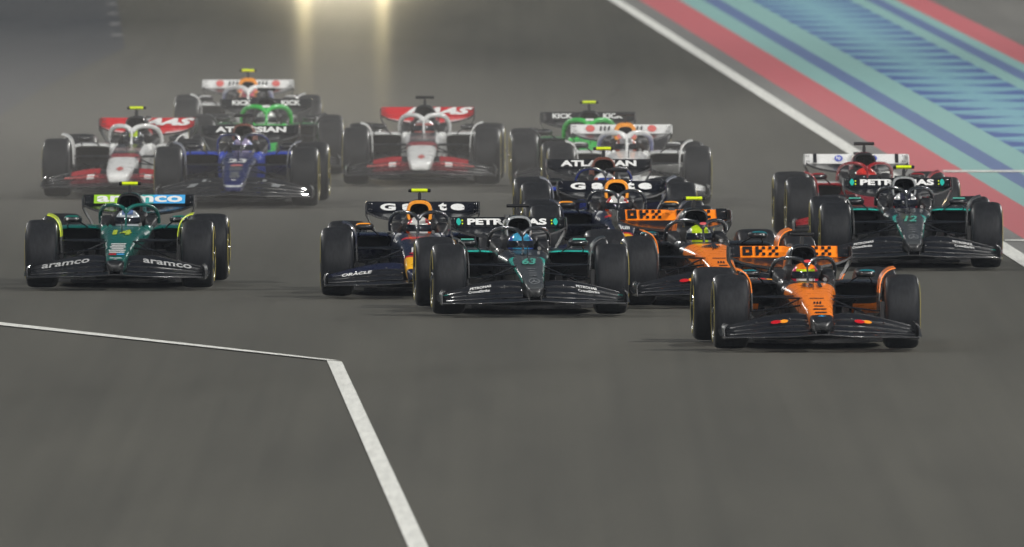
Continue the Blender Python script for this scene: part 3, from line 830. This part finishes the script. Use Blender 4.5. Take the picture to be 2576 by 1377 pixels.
TEAMS['ferrari'] = dict(fat=.80, nose=M_RED2, tub=M_RED2, cover=M_RED2, pod=livery('fe_pod', RED2, [(WHITE, [(0, 0, 1, -.62)])]), halo=M_RED2, fin=M_RED2, cap=M_RED2, rim=BLK, rwmain=CARBON, rwflap=M_WHITE, rwend=livery('fe_end', BLACK, [(WHITE, [(0, 0, 1, -.79)])]), flaps=(CARBON, M_RED2, M_RED2),
    prints=[('rw', 'shape', 'disc', on_rw(s * .20, .5, .095, .095), M_HPB) for s in (-1, 1)] + [('rw2', 'text', 'hp', on_rw(s * .20, .5, .055, .07), PRINT_W, .02) for s in (-1, 1)] + [('rw', 'shape', 'quad', on_rw(s * .475, .5, .04, .14), BLK) for s in (-1, 1)]
    + [('tub', 'shape', 'quad', frame((-.20, 1.235, .60), (1, 0, 0), (0, .4, 1), .08, .035, .02), M_YEL)])
TEAMS['williams'] = dict(fat=.80, nk=1.15, nose=livery('wi_nose', DKBLUE_W, [(SILVER, [TOP(.06)]), (DKBLUE_W, [TOP(.040)])]), tub=livery('wi_tub', DKBLUE_W, [(BLUE_W, [(0, 1, 0, -.75)]), (DKBLUE_W, [(-1, 0, 0, .17)])]), cover=livery('wi_cover', DKBLUE_W, [(srgb(150, 80, 55), [(0, -1, 0, 2.6), (0, 0, 1, -.70)])]), pod=livery('wi_pod', DKBLUE_W, [(BLUE_W, [(0, 0, 1, -.585)])]), halo=M_HALO, fin=col('steel_fin', (.25, .26, .3), metal=.3), cap=BLK, rim=col('copper_rim', srgb(110, 60, 45)), rwmain=CARBON, rwflap=BLK, rwend=CARBON, flaps=(CARBON,) * 3,
    prints=[('rw', 'text', 'ATLASSIAN', on_rw(0, .5, .87, .092), PRINT_W, .045), ('nose', 'shape', 'disc', on_nose(0, -.14, .15, .14), M_PINK), ('nose', 'text', 'W', on_nose(0, -1.05, .07, .09), PRINT_W, .03)]
    + bars(-.45, -.2, 4, .17, M_GREY) + bars(-.9, -.6, 5, .13, M_GREY) + [('fw', 'shape', 'slant', on_fw(s * .50, .62, .14, .10), M_SIL) for s in (-1, 1)] + [('fw', 'shape', 'slant', on_fw(s * .36, .85, .06, .06), M_SIL) for s in (-1, 1)])
TEAMS['racingbulls'] = dict(hw=.617, rk=.034, nose=M_WHITE, tub=M_WHITE, cover=livery('vc_cover', WHITE, [(AMBER, [(0, -1, 0, 2.35), (0, 0, 1, -.78)])]), pod=livery('vc_pod', WHITE, [(srgb(30, 50, 150), [(0, 1, 0, -1.9)])]), halo=M_WHITE, fat=1.45, fin=M_WHITE, cap=M_WHITE, rim=M_AMB, rwmain=CARBON, rwflap=M_WHITE, rwend=livery('vc_end', BLACK, [(WHITE, [(0, 0, 1, -.80)])]), flaps=(CARBON, M_WHITE, M_WHITE),
    prints=[('rw', 'shape', 'disc', on_rw(s * .38, .5, .11, .11), M_PINK) for s in (-1, 1)] + [('rw', 'shape', 'slant', on_rw(s * .20 + dx, .5, .03, .075), BLK) for s in (-1, 1) for dx in (-.05, 0, .05)]
    + [('halo', 'shape', 'disc', frame((s * .08, 1.50, .80), (1, 0, 0), (0, .1, 1), .08, .05, .06), M_PINK) for s in (-1, 1)])
TEAMS['sauber'] = dict(nose=M_GRNK, tub=livery('ks_tub', GREEN_K, [(BLACK, [(0, 0, -1, .45)])]), cover=livery('ks_cover', BLACK, [(GREEN_K, [(0, 1, 0, -2.6)])]), pod=livery('ks_pod', BLACK, [(GREEN_K, [(0, 0, 1, -.52), (0, 1, 0, -1.75)])]), halo=M_GRNK, fat=1.35, fin=CARBON, cap=BLK, rim=BLK, rwmain=CARBON, rwflap=BLK, rwend=CARBON, flaps=(CARBON,) * 3,
    prints=[('rw', 'text', 'KICK', on_rw(s * .32, .5, .25, .085), PRINT_W, .04) for s in (-1, 1)] + [('halo', 'shape', 'quad', frame((0, 1.44, .845), (1, 0, 0), (0, .4, 1), .10, .03, .03), PRINT_W)])
TEAMS['haas'] = dict(nk=1.35, nose=livery('ha_nose', WHITE, []), tub=livery('ha_tub', BLACK, [(WHITE, [(0, -1, 0, -.12)]), (srgb(150, 40, 45), [TOP(.10), (0, 1, 0, .12), (0, -1, 0, .18)]), (srgb(120, 100, 100), [TOP(.06), (0, 1, 0, -.42), (0, -1, 0, .75)]), (WHITE, [(1, 0, 0, -.165), (0, 1, 0, -.28)])]), cover=BLK, pod=livery('ha_pod', BLACK, [(WHITE, [(0, 0, 1, -.555)])]), halo=M_WHITE, fat=1.2, fin=M_WHITE, cap=BLK, rim=BLK, rwmain=livery('ha_rwm', BLACK, [(RED, [(1, 0, 0, -.15), (0, 1, 0, -4.13)]), (WHITE, [(1, 0, 0, -.22), (0, 1, 0, -4.16), (0, -1, 0, 4.24)])]), rwflap=M_RED, rwend=livery('ha_end', BLACK, []), flaps=(livery('ha_flap1', BLACK, [(srgb(84, 26, 32), [(-1, 0, 0, .60)])]), livery('ha_flap2', BLACK, [(srgb(110, 34, 40), [(-1, 0, 0, .56)]), (WHITE, [(-1, 0, 0, .40), (1, 0, 0, -.31)])]), livery('ha_flap3', BLACK, [(srgb(150, 36, 42), [(-1, 0, 0, .60), (1, 0, 0, -.24)])])),
    prints=[('rw', 'text', 'HAAS', on_rw(.14, .5, .88, .125), PRINT_W, .06, .5), ('nose', 'shape', 'diamond', on_nose(0.01, -.9, .10, .26), M_PINK)] + [('fw', 'text', 'MoneyGram', on_fw(s * .46, .55, .42, .08), M_PINK, .03) for s in (-1, 1)])

# ------------------------------------------------------------------ driver body: one continuous skinned figure, seated and reclined
def m_driver():
    joints = [(0, 1.96, .20, .13), (0, 2.02, .36, .125), (0, 1.99, .48, .13), (0, 1.92, .57, .065), (0, 1.83, .645, .075),
              (.16, 1.95, .50, .062), (.20, 1.70, .42, .045), (.135, 1.46, .52, .036), (.125, 1.395, .56, .030),
              (-.16, 1.95, .50, .062), (-.20, 1.70, .42, .045), (-.135, 1.46, .52, .036), (-.125, 1.395, .56, .030),
              (.085, 1.88, .19, .085), (.095, 1.42, .36, .066), (.08, .85, .30, .045), (.08, .74, .34, .035),
              (-.085, 1.88, .19, .085), (-.095, 1.42, .36, .066), (-.08, .85, .30, .045), (-.08, .74, .34, .035)]
    edges = [(0, 1), (1, 2), (2, 3), (3, 4), (2, 5), (5, 6), (6, 7), (7, 8), (2, 9), (9, 10), (10, 11), (11, 12), (0, 13), (13, 14), (14, 15), (15, 16), (0, 17), (17, 18), (18, 19), (19, 20)]
    def finger(root, s):
        for k in range(4):      # fingers closed round the grip
            x = s * (.118 + .004 * k); z = .578 - .018 * k; n = len(joints)
            joints.extend([(x + s * .012, 1.385, z, .0085), (x + s * .014, 1.365, z, .008), (x - s * .014, 1.362, z - .002, .007)])
            edges.extend([(root, n), (n, n + 1), (n + 1, n + 2)])
        n = len(joints); joints.extend([(s * .10, 1.40, .592, .010), (s * .095, 1.375, .600, .008)]); edges.extend([(root, n), (n, n + 1)])
    finger(8, 1); finger(12, -1)
    me = bpy.data.meshes.new('body'); me.from_pydata([j[:3] for j in joints], edges, [])
    o = bpy.data.objects.new('body_build', me); COL.objects.link(o)
    md = o.modifiers.new('skin', 'SKIN'); md.use_smooth_shade = True
    sv = me.skin_vertices[0].data
    for v, j in zip(sv, joints): v.radius = (j[3], j[3])
    sv[0].use_root = True
    sb = o.modifiers.new('sub', 'SUBSURF'); sb.levels = 1; sb.render_levels = 1
    dg = bpy.context.evaluated_depsgraph_get(); dg.update()
    out = bpy.data.meshes.new_from_object(o.evaluated_get(dg)); bpy.data.objects.remove(o)
    out.materials.clear(); out.materials.append(None)
    return out
HZ = .676; HY = 1.765
def helmet_ring(z, grow=0.0, seg=32, t0=0, t1=2 * math.pi, closed=True):
    t = (z - (HZ - .125)) / .25
    k = math.sqrt(max(0.0, 1 - max(0, (t - .42) / .58) ** 2.3)); k *= 1 - .22 * max(0, (.42 - t) / .42) ** 1.6
    rx, ry = .137 * k + grow, .158 * k + grow
    pts = []
    n = seg if closed else seg + 1
    for i in range(n):
        a = t0 + (t1 - t0) * i / seg
        pts.append((rx * math.sin(a), HY - ry * math.cos(a) - (.018 * max(0, .35 - t) if abs(math.sin(a)) < .8 else 0), z))
    return pts
def m_helmet():
    b = MB(); zs = [HZ - .125 + .25 * q for q in (0, .04, .12, .22, .34, .46, .58, .7, .8, .88, .94, .98, .999)]
    b.loft([helmet_ring(z) for z in zs])
    b.box(-.012, .012, HY - .10, HY + .06, HZ + .118, HZ + .132)
    return b.mesh('helmet', 50)
def m_visor():
    b = MB(); g = [helmet_ring(HZ - .125 + .25 * q, .0045, 18, -1.25, 1.25, False) for q in (.38, .45, .52, .59, .65)]
    b.sheet(g, .003); return b.mesh('visor', 60)
M_VISOR = col('dark_visor', (.01, .012, .018), rough=.06, coat=1.0)

FIN = dict(mclaren=ORANGE, mercedes=(.03, .032, .034), aston=LIME, redbull=NAVY, ferrari=RED2, williams=(.2, .21, .25), racingbulls=WHITE, sauber=BLACK, haas=WHITE)
def fin_mat(team): return livery('fin_' + team, (.07, .072, .075), [(FIN[team], [(0, 0, 1, -.54 if team not in ('haas', 'racingbulls') else -.40)])])
def build_car(team, px, py, ayaw, label, tcam, number, numcol, suit, helm, steer=0.0, person=''):
    T = TEAMS[team]; nk = T.get('nk', 1.0); hw = T.get('hw', .60); fat = T.get('fat', 1.0)
    X, d = ground(px, py)
    rz = R(ayaw) - math.atan2(X, d)
    root = bpy.data.objects.new('racing_car', None); COL.objects.link(root)
    root.location = (X, d, .0145); root.rotation_euler = (0, 0, rz); root.empty_display_size = .5
    tag(root, label, 'racing car', 'racing cars streaming off the starting grid')
    def pt(name, key, fn, mat, parent=root): return obj(name, cached(key, fn), mat, parent)
    nose = pt('nose', ('nose', nk), lambda: m_nose(nk), T['nose'])
    tub = pt('cockpit_tub', ('tub', nk), lambda: m_tub(nk), T['tub'])
    cover = pt('engine_cover', 'cover', m_cover, T['cover'])
    rk = T.get('rk', .010)
    pt('airbox_rim', ('arim', rk), lambda: m_airbox_rim(rk), T['rim'], cover); pt('intake_duct', 'intk', m_intake, DARKHOLE, cover)
    cp = pt('camera_pod', 'cpod', m_cam_pod, MATTE)
    if tcam: pt('camera_band', 'cband', m_cam_band, M_TCAM, cp)
    halo = pt('halo', ('halo', fat), lambda: m_halo(fat), T['halo'])
    pt('headrest', 'hrest', m_headrest, MATTE); pt('steering_wheel', 'steer', m_steer, MATTE, tub)
    pt('floor_plate', 'floor', m_floor, MATTE); pt('crash_structure', 'tail', m_tail, CARBON); pt('beam_wing', 'beam', m_beam, CARBON)
    pt('pitot_tube', 'pitot', m_pitot, MATTE, tub); pt('side_camera', 'scam', m_cockpit_cam, CHROME, tub)
    fwm = pt('front_wing', 'fwm', m_fw_main, CARBON)
    rw = pt('rear_wing', ('rwm', hw), lambda: m_rw_main(hw), T['rwmain'])
    pt('rear_flap', ('rwf', hw), lambda: m_rw_flap(hw, 0), T['rwflap'], rw); pt('wing_pylon', 'rwp', m_rw_pylon, CARBON, rw)
    mirrors = []
    for s in (-1, 1):
        for k, (v, dx) in enumerate(((.2, .03), (.75, .03), (.2, .055), (.75, .055))):
            q = rw_pt(s * (hw - dx), v) + RW_N * .008; pt('fastener', ('fr', s, k, hw), lambda q=q: m_glint_bolts([q], .0085), CHROME, rw)  # chrome bolt heads at the wing ends, added for sparkle
        for k, (xx, v) in enumerate(((.30, .76), (.62, .76), (.135, .5))):
            q = fw_pt(s * xx, v) + Vector((0, 0, .045)); pt('flap_adjuster', ('fa', s, k), lambda q=q: m_glint_bolts([q], .009), CHROME, fwm)  # chrome domes added on the flaps to catch glints
        for k, q in enumerate(((s * .262, 1.36, .632), (s * .30, 2.06, .705))): pt('fastener', ('fh', s, k), lambda q=q: m_glint_bolts([q], .014), CHROME, halo)  # chrome domes added at the halo feet to catch glints
        for i in (1, 2, 3): pt('flap', ('fwf', s, i), lambda s=s, i=i: m_fw_flap(s, i), T['flaps'][i - 1], fwm)
        pt('endplate', ('fwe', s), lambda s=s: m_fw_end(s), CARBON, fwm); pt('dive_plane', ('fwv', s), lambda s=s: m_fw_vane(s), CARBON, fwm)
        pt('endplate', ('rwe', s, hw), lambda s=s: m_rw_end(s, hw), T['rwend'], rw)
        pod = pt('sidepod', ('pod', s), lambda s=s: m_pod(s), T['pod']); pt('inlet_duct', ('inl', s), lambda s=s: m_inlet(s), DARKHOLE, pod)
        for i in range(4): pt('floor_fence', ('fen', s, i), lambda s=s, i=i: m_fence(s, i), MATTE)
        mi = pt('mirror', ('mir', s), lambda s=s: m_mirror(s), CARBON); mirrors.append((s, mi))
        pt('mirror_cap', ('mcap', s), lambda s=s: m_mirror_cap(s), T['cap'], mi); pt('mirror_glass', ('mgl', s), lambda s=s: m_mirror_glass(s), M_MIRG, mi)
        pt('wheel_deflector', ('fin', s), lambda s=s: m_fin(s), fin_mat(team))
        for k, (p, q) in enumerate(ARMS_F): pt('suspension_arm', ('af', s, k), lambda p=p, q=q, s=s: arm((s * p[0], p[1], p[2]), (s * q[0], q[1], q[2]), .017, .012), CARBON)
        for k, (p, q) in enumerate(ARMS_R): pt('suspension_arm', ('ar', s, k), lambda p=p, q=q, s=s: arm((s * p[0], p[1], p[2]), (s * q[0], q[1], q[2]), .017, .012), CARBON)
        for (yy, wd, st) in ((0, .345, steer), (AX_R, .42, 0)):
            mtx = Matrix.Translation((s * (1.0 - wd / 2), yy, .359)) @ Matrix.Rotation(R(st) + (math.pi if s < 0 else 0), 4, 'Z')
            wh = obj('wheel', cached(('rim', wd), lambda: m_rim(wd)), MATTE, root, mtx)
            spin = Matrix.Rotation(random.uniform(0, 6.28), 4, 'X')
            obj('tyre', cached(('tyre', wd), lambda: m_tyre(wd)), RUBBER, wh); obj('sidewall_band', cached(('band', wd), lambda: m_band(wd)), M_BAND, wh, spin)
            obj('wheel_cover', cached(('wcov', wd), lambda: m_wcover(wd)), CARBON, wh, spin); obj('wheel_nut', cached(('nut', wd), lambda: m_nut(wd)), CHROME, wh)
            obj('brake_drum', cached(('drum', wd), lambda: m_drum(wd)), MATTE, wh)
    # print
    par = {'rw': rw, 'rw2': rw, 'nose': nose, 'tub': tub, 'fw': fwm, 'halo': halo}
    for p in T['prints']:
        where, kind, val, mtx, mat = p[:5]
        if where == 'mirror':
            for s, mi in mirrors:
                if val == 'BOSS': obj('lettering', text_mesh('BOSS', .05), mat, mi, frame((s * .572, 1.211, .7045), (1, 0, 0), (0, 0, 1), .115, .026, .006))
                elif val == 'line': obj('accent_line', shape_mesh('quad'), mat, mi, frame((s * .572, 1.225, .735), (1, 0, 0), (0, .5, 1), .13, .010, .012))
                else: obj('mirror_print', shape_mesh('quad'), mat, mi, frame((s * .572, 1.211, .706), (1, 0, 0), (0, 0, 1), .10, .018, .006))
            continue
        if where == 'rw2': mtx = Matrix.Translation(RW_N * .003) @ mtx
        if kind == 'text': obj('lettering', text_mesh(val, p[5], p[6] if len(p) > 6 else 0.0), mat, par[where], mtx)
        else: obj('emblem' if val not in ('quad', 'slant') else 'printed_mark', shape_mesh(val), mat, par[where], mtx)
    if number:
        yy, wd, ln = {'mclaren': (.66, .19, .34), 'mercedes': (.10, .15, .42), 'williams': (.17, .22, .30)}[team]
        obj('lettering', text_mesh(number, .03, .3 if team == 'mercedes' else 0), numcol, tub, Matrix.Translation((0, 0, .007)) @ on_nose(0, yy, wd, ln))
    # the driver: a person of their own
    pm = obj('person', cached('body', m_driver), suit)
    pm.location = root.location; pm.rotation_euler = root.rotation_euler
    tag(pm, person, 'person', 'drivers seated in the racing cars')
    h = obj('helmet', cached('helmet', m_helmet), helm, pm); obj('visor', cached('visor', m_visor), M_VISOR, h)
    return root

def hm(name, base, rules): return livery('helmet_' + name, base, rules, .18, 1.0)
S = lambda n, c: P('suit_' + n, c, .8, 0.0, spec=.2)
ZTOP = lambda z: (0, 0, 1, -z)
ZLOW = lambda z: (0, 0, -1, z)
LG = srgb(195, 225, 30)
build_car('mclaren', 2052, 881, 3.4, 'orange-nosed black racing car leading the whole field, number 81', False, '81', BLK, S('orange', ORANGE),
          hm('a', WHITE, [(LG, [ZTOP(.665), ZLOW(.735)]), (ORANGE, [ZTOP(.735)]), (srgb(230, 60, 90), [(1, 0, 0, -.09)])]), person='driver in a white, orange and lime helmet steering the leading orange car')
build_car('mclaren', 1805, 772, 6.3, 'orange-nosed black racing car half hidden behind the leading orange car', True, '4', BLK, S('orange', ORANGE),
          hm('b', LG, [(srgb(60, 80, 30), [ZLOW(.62)]), ((.3, .32, .3), [(1, 0, 0, -.085)])]), 3, person='driver in a lime green helmet steering the second orange car')
build_car('mercedes', 1332, 794, 3.0, 'black racing car with teal nose edges and black camera bar, centre front', False, '63', M_MINT, S('black', (.02, .02, .022)),
          hm('c', srgb(70, 165, 205), [(srgb(70, 95, 175), [(1, 0, 0, -.085)]), (srgb(20, 50, 90), [ZLOW(.63)])]), person='driver in a light blue helmet steering the central black and teal car')
build_car('mercedes', 2291, 677, 1.95, 'black racing car with teal nose edges and yellow camera bar beside the red kerb', True, '12', M_MINT, S('black', (.02, .02, .022)),
          hm('d', (.03, .03, .05), [(WHITE, [(1, 0, 0, -.06), ZTOP(.68)]), (srgb(190, 60, 60), [(1, 0, 0, -.115)])]), person='driver in a black and white helmet steering the black car beside the kerb')
build_car('aston', 302, 727, -2.7, 'dark green racing car with lime 14 on its nose, alone on the near left', True, None, None, S('green', GREEN_AM),
          hm('e', srgb(190, 198, 205), [(srgb(95, 120, 165), [ZTOP(.74), (-1, 0, 0, .06)]), (LG, [ZLOW(.585)])]), person='driver in a silver and blue helmet steering the dark green car')
RBH = hm('f', (.66, .66, .64), [(srgb(225, 85, 30), [(1, 0, 0, -.095)]), (srgb(190, 30, 40), [(1, 0, 0, -.07), ZTOP(.73)])])
build_car('redbull', 1047, 748, -.9, 'navy racing car with amber airbox and yellow camera bar, left of the central black car', True, None, None, S('navy', NAVY), RBH, person='driver in a white and orange helmet in the navy car at left')
build_car('redbull', 1563, 686, 1.4, 'navy racing car with amber airbox, mostly hidden behind the second orange car', False, None, None, S('navy', NAVY), RBH, person='driver in a white and orange helmet in the navy car behind the orange car')
build_car('ferrari', 2195, 606, 2.5, 'red racing car with a white rear wing behind the black car by the kerb', False, None, None, S('red', RED),
          hm('g', srgb(215, 50, 40), [(WHITE, [ZLOW(.66), ZTOP(.62)])]), person='driver in a red helmet steering the red car')
build_car('williams', 1531, 621, 1.5, 'blue-black racing car with ATLASSIAN wing and yellow camera bar, behind the hidden navy car', True, '55', PRINT_W, S('blue', DKBLUE_W),
          hm('h', srgb(50, 70, 150), [(srgb(220, 90, 40), [(1, 0, 0, -.08)]), (WHITE, [ZTOP(.74)])]), person='driver in a blue and orange helmet in the right-hand dark blue car')
build_car('williams', 596, 521, -2.2, 'dark blue racing car with 23 on its nose, behind the dark green car', False, '23', PRINT_W, S('blue', DKBLUE_W),
          hm('i', srgb(165, 155, 190), [(srgb(110, 120, 190), [(1, 0, 0, -.085)])]), person='driver in a lavender helmet steering the dark blue car behind the green one')
build_car('racingbulls', 1583, 518, 1.3, 'white racing car with amber airbox between the blue car and the green car', False, None, None, S('white', WHITE),
          hm('j', (.5, .5, .52), [(srgb(190, 100, 80), [(1, 0, 0, -.08)])]), person='driver in a silver helmet in the white car right of centre')
build_car('racingbulls', 624, 385, 0.0, 'white racing car with amber airbox and yellow camera bar, last of all', True, None, None, S('white', WHITE),
          hm('k', srgb(230, 110, 130), [(srgb(235, 150, 70), [(1, 0, 0, -.08)])]), person='driver in a pink helmet in the rearmost white car')
build_car('sauber', 670, 442, 0.0, 'bright green racing car with KICK wing, behind the dark blue car on the left', False, None, None, S('green_black', (.02, .03, .02)),
          hm('l', (.75, .75, .75), []), person='driver in a white helmet in the bright green car on the left')
build_car('sauber', 1486, 481, .5, 'bright green racing car with yellow camera bar behind the white car right of centre', True, None, None, S('green_black', (.02, .03, .02)),
          hm('m', (.7, .7, .72), [(GREEN_K, [(1, 0, 0, -.10)])]), person='driver in a white and green helmet in the right-hand bright green car')
build_car('haas', 312, 498, -4.0, 'white and red racing car with yellow camera bar at the far left edge', True, None, None, S('white', WHITE),
          hm('n', (.05, .055, .07), [(LG, [ZTOP(.69), (-1, 0, 0, .05)])]), person='driver in a dark helmet with a lime spot in the leftmost white and red car')
build_car('haas', 1061, 466, -1.0, 'white and red racing car with black camera bar on its own at centre rear', False, None, None, S('white', WHITE),
          hm('o', srgb(190, 110, 105), [(WHITE, [ZTOP(.745)])]), person='driver in a faded red helmet in the centre white and red car')

# ------------------------------------------------------------------ following car with lit headlamps and roof lamps, plus an added glow spot (only its light on the track is in view)
def medical_car():
    X, d = (862.5 - 1288) / (F_PX / 640.0), 640.0
    root = bpy.data.objects.new('following_car', None); COL.objects.link(root); root.location = (X, d, .0145)
    tag(root, 'estate car with lit headlamps following the field up the track', 'car')
    b = MB(); st = [(-.9, .55, .28, .62), (-.82, .80, .24, .72), (-.5, .92, .22, .82), (.3, .95, .22, .92), (.6, .95, .22, .96), (3.2, .95, .22, .98), (3.7, .93, .24, .95), (3.85, .85, .3, .85)]
    b.loft([sup(y, 0, hw, zb, zt, 4.5, 32) for y, hw, zb, zt in st]); obj('body', b.mesh('body', 40), M_RED, root)
    b = MB(); b.loft([sup(y, 0, hw, .80, zt, 4, 28, -.12) for y, hw, zt in ((.45, .75, .97), (1.25, .72, 1.42), (1.9, .72, 1.47), (3.0, .70, 1.42), (3.65, .66, 1.0))]); cb = obj('cabin', b.mesh('cabin', 40), P('car_glass', (.01, .012, .015), .05, 1.0), root)
    b = MB(); b.loft([sup(y, 0, hw, 1.40, zt, 4, 20) for y, hw, zt in ((1.3, .62, 1.44), (2.0, .64, 1.49), (3.0, .6, 1.44))]); obj('roof', b.mesh('roof', 40), M_RED, cb)
    for s in (-1, 1):
        for yy in (0, 2.85):
            b = MB(); b.lathe([(-.12, .2), (-.12, .31), (-.09, .34), (.09, .34), (.12, .31), (.12, .2)], 32); tyr = obj('wheel', b.mesh('wheel', 40), RUBBER, root); tyr.location = (s * .82, yy, .34)
            b = MB(); b.lathe([(-.05, 0), (.09, 0), (.09, .19), (.05, .2), (-.05, .2)], 24); obj('rim', b.mesh('rim', 40), CHROME, tyr)
        em = bpy.data.materials.get('headlamp_glow')
        if em is None:
            em, t, bb = principled('headlamp_glow'); bb.inputs['Emission Color'].default_value = (1, .83, .45, 1); bb.inputs['Emission Strength'].default_value = 12
            bb.inputs['Base Color'].default_value = (.8, .8, .7, 1)
        b = MB(); b.loft([sup(-.86, s * .68, .12, .60, .70, 2.5, 18), sup(-.78, s * .70, .15, .57, .72, 2.5, 18)]); hl = obj('headlight', b.mesh('headlight', 40), em, root)
        ld = bpy.data.lights.new('headlamp', 'SPOT'); ld.energy = ROOF_LAMP_W; ld.spot_size = R(50); ld.spot_blend = .8; ld.color = (1, .82, .42); ld.shadow_soft_size = .16  # lamp pair set at roof height to place the streaks on the track
        lo = bpy.data.objects.new('headlamp', ld); COL.objects.link(lo); lo.parent = root; lo.location = (s * .808, 1.6, 1.56)
        lo.rotation_euler = Vector((0, 1, -.002)).to_track_quat('Z', 'Y').to_euler()
    b = MB(); b.loft([sup(y, 0, .90, 1.49, 1.58, 4, 20) for y in (1.75, 1.95)]); obj('light_bar', b.mesh('light_bar', 40), em, root)  # glowing roof bar, added along with the roof lamps
    ld = bpy.data.lights.new('light_bar_glow', 'SPOT'); ld.energy = ADDED_GLOW_W; ld.spot_size = R(60); ld.spot_blend = .9; ld.color = (1, .88, .62); ld.shadow_soft_size = 1.1  # unseen spot added for the broad warm glow on the track
    lo = bpy.data.objects.new('light_bar_glow', ld); COL.objects.link(lo); lo.parent = root; lo.location = (0, .3, 2.2)
    lo.rotation_euler = Vector((0, 1, .01)).to_track_quat('Z', 'Y').to_euler()
ROOF_LAMP_W = 2200
ADDED_GLOW_W = 5600
medical_car()

# ------------------------------------------------------------------ circuit floodlights on tall masts at both sides, outside the picture, plus extra masts for glints
FLOOD_W = 33.0
MAST_H = 60.0
def mast_meshes():
    h = MAST_H
    b = MB(); b.tube([(0, 0, 0), (0, 0, h / 2), (0, 0, h + .6)], [.55, .42, .24], 14); b.tube([(0, 0, 0), (0, 0, .3)], .9, 14)
    c = MB(); c.box(-3.4, 3.4, -.1, .1, h - 1.0, h - .8); c.box(-3.4, 3.4, -.1, .1, h + .6, h + .8); c.box(-.12, .12, -.12, .12, h - 1.3, h + 1.0)
    return b.mesh('pole', 40), c.mesh('head_frame', 30)
MP, MF = mast_meshes()
LB = MB(); LB.box(-.42, .42, -.14, .12, -.32, .32); LAMP_ME = LB.mesh('lamp', 30)
em, t, bb = principled('floodlamp_glow'); bb.inputs['Emission Color'].default_value = (1, .98, .93, 1); bb.inputs['Emission Strength'].default_value = 8; bb.inputs['Base Color'].default_value = (.8, .8, .8, 1)
POLE_M = P('galvanised_steel', (.3, .31, .32), .5, 0, metal=.6)
def mast(x, d, tgt, power, size=150):
    root = bpy.data.objects.new('floodlight_mast', None); COL.objects.link(root); root.location = (x, d, 0)
    aim = Vector((tgt[0] - x, tgt[1] - d, 0)); root.rotation_euler = (0, 0, math.atan2(aim.x, -aim.y))
    tag(root, 'tall steel floodlight mast standing beside the circuit, out of the picture', 'floodlight', 'circuit floodlight masts')
    obj('pole', MP, POLE_M, root); fr = obj('head_frame', MF, POLE_M, root)
    for i in range(6):
        for z in (MAST_H - .9, MAST_H + .7): obj('lamp', LAMP_ME, em, fr, Matrix.Translation((-2.9 + 1.16 * i, -.34, z)) @ Matrix.Rotation(R(25), 4, 'X'))
    ld = bpy.data.lights.new('floodlight', 'SPOT'); ld.energy = power * FLOOD_W; ld.spot_size = R(size); ld.spot_blend = .8; ld.color = (1, .975, .93); ld.shadow_soft_size = .9
    lo = bpy.data.objects.new('floodlight', ld); COL.objects.link(lo); lo.parent = root; lo.location = (0, -1.6, MAST_H)
    lo.rotation_euler = (-Vector((0, -aim.length, -MAST_H))).to_track_quat('Z', 'Y').to_euler()
for d, k in ((150, 8700), (290, 5050), (430, 5020), (570, 5000)): mast(58, d, (0, d + 25), k * 1.25)
for d, k in ((220, 5000), (360, 5550), (500, 5540), (640, 5650)): mast(-60, d, (0, d + 25), k * .78)
mast(112, 560, (0, 340), 7000, 70); mast(-114, 590, (0, 340), 6000, 70)  # extra low-angle masts added behind the field for rim glints
mast(78, 90, (2, 330), 11000, 60); mast(-76, 70, (-2, 330), 8000, 60)  # extra low-angle masts added in front for glints on noses and tyres

# ------------------------------------------------------------------ night haze over the whole place
HAZE = 0.00010
b = MB(); b.box(-3050, 3050, -550, 9050, -1, 63)
hz = obj('haze', b.mesh('haze', 0))
hmtl = bpy.data.materials.new('haze_air'); hmtl.use_nodes = True; ht = hmtl.node_tree
ht.nodes.remove(ht.nodes['Principled BSDF'])
pv = ht.nodes.new('ShaderNodeVolumePrincipled'); pv.inputs['Color'].default_value = (.80, .88, 1.0, 1); pv.inputs['Density'].default_value = HAZE; pv.inputs['Anisotropy'].default_value = .2
ht.links.new(pv.outputs[0], ht.nodes['Material Output'].inputs['Volume'])
hz.material_slots[0].link = 'OBJECT'; hz.material_slots[0].material = hmtl
tag(hz, kind='stuff')

# dust and exhaust thrown up by the cars, hanging low over the rear of the field
b = MB(); plate(b, [(-70, 343.5), (7.5, 343.5), (-4.5, 432), (-70, 432)], -.5, 1.55)
dc = obj('dust_cloud', b.mesh('dust_cloud', 0))
dm = bpy.data.materials.new('dust_air'); dm.use_nodes = True; dt_ = dm.node_tree
dt_.nodes.remove(dt_.nodes['Principled BSDF'])
pv = dt_.nodes.new('ShaderNodeVolumePrincipled'); pv.inputs['Color'].default_value = (.96, .93, .88, 1); pv.inputs['Density'].default_value = 0.0031; pv.inputs['Anisotropy'].default_value = .1
dt_.links.new(pv.outputs[0], dt_.nodes['Material Output'].inputs['Volume'])
dc.material_slots[0].link = 'OBJECT'; dc.material_slots[0].material = dm
tag(dc, kind='stuff')
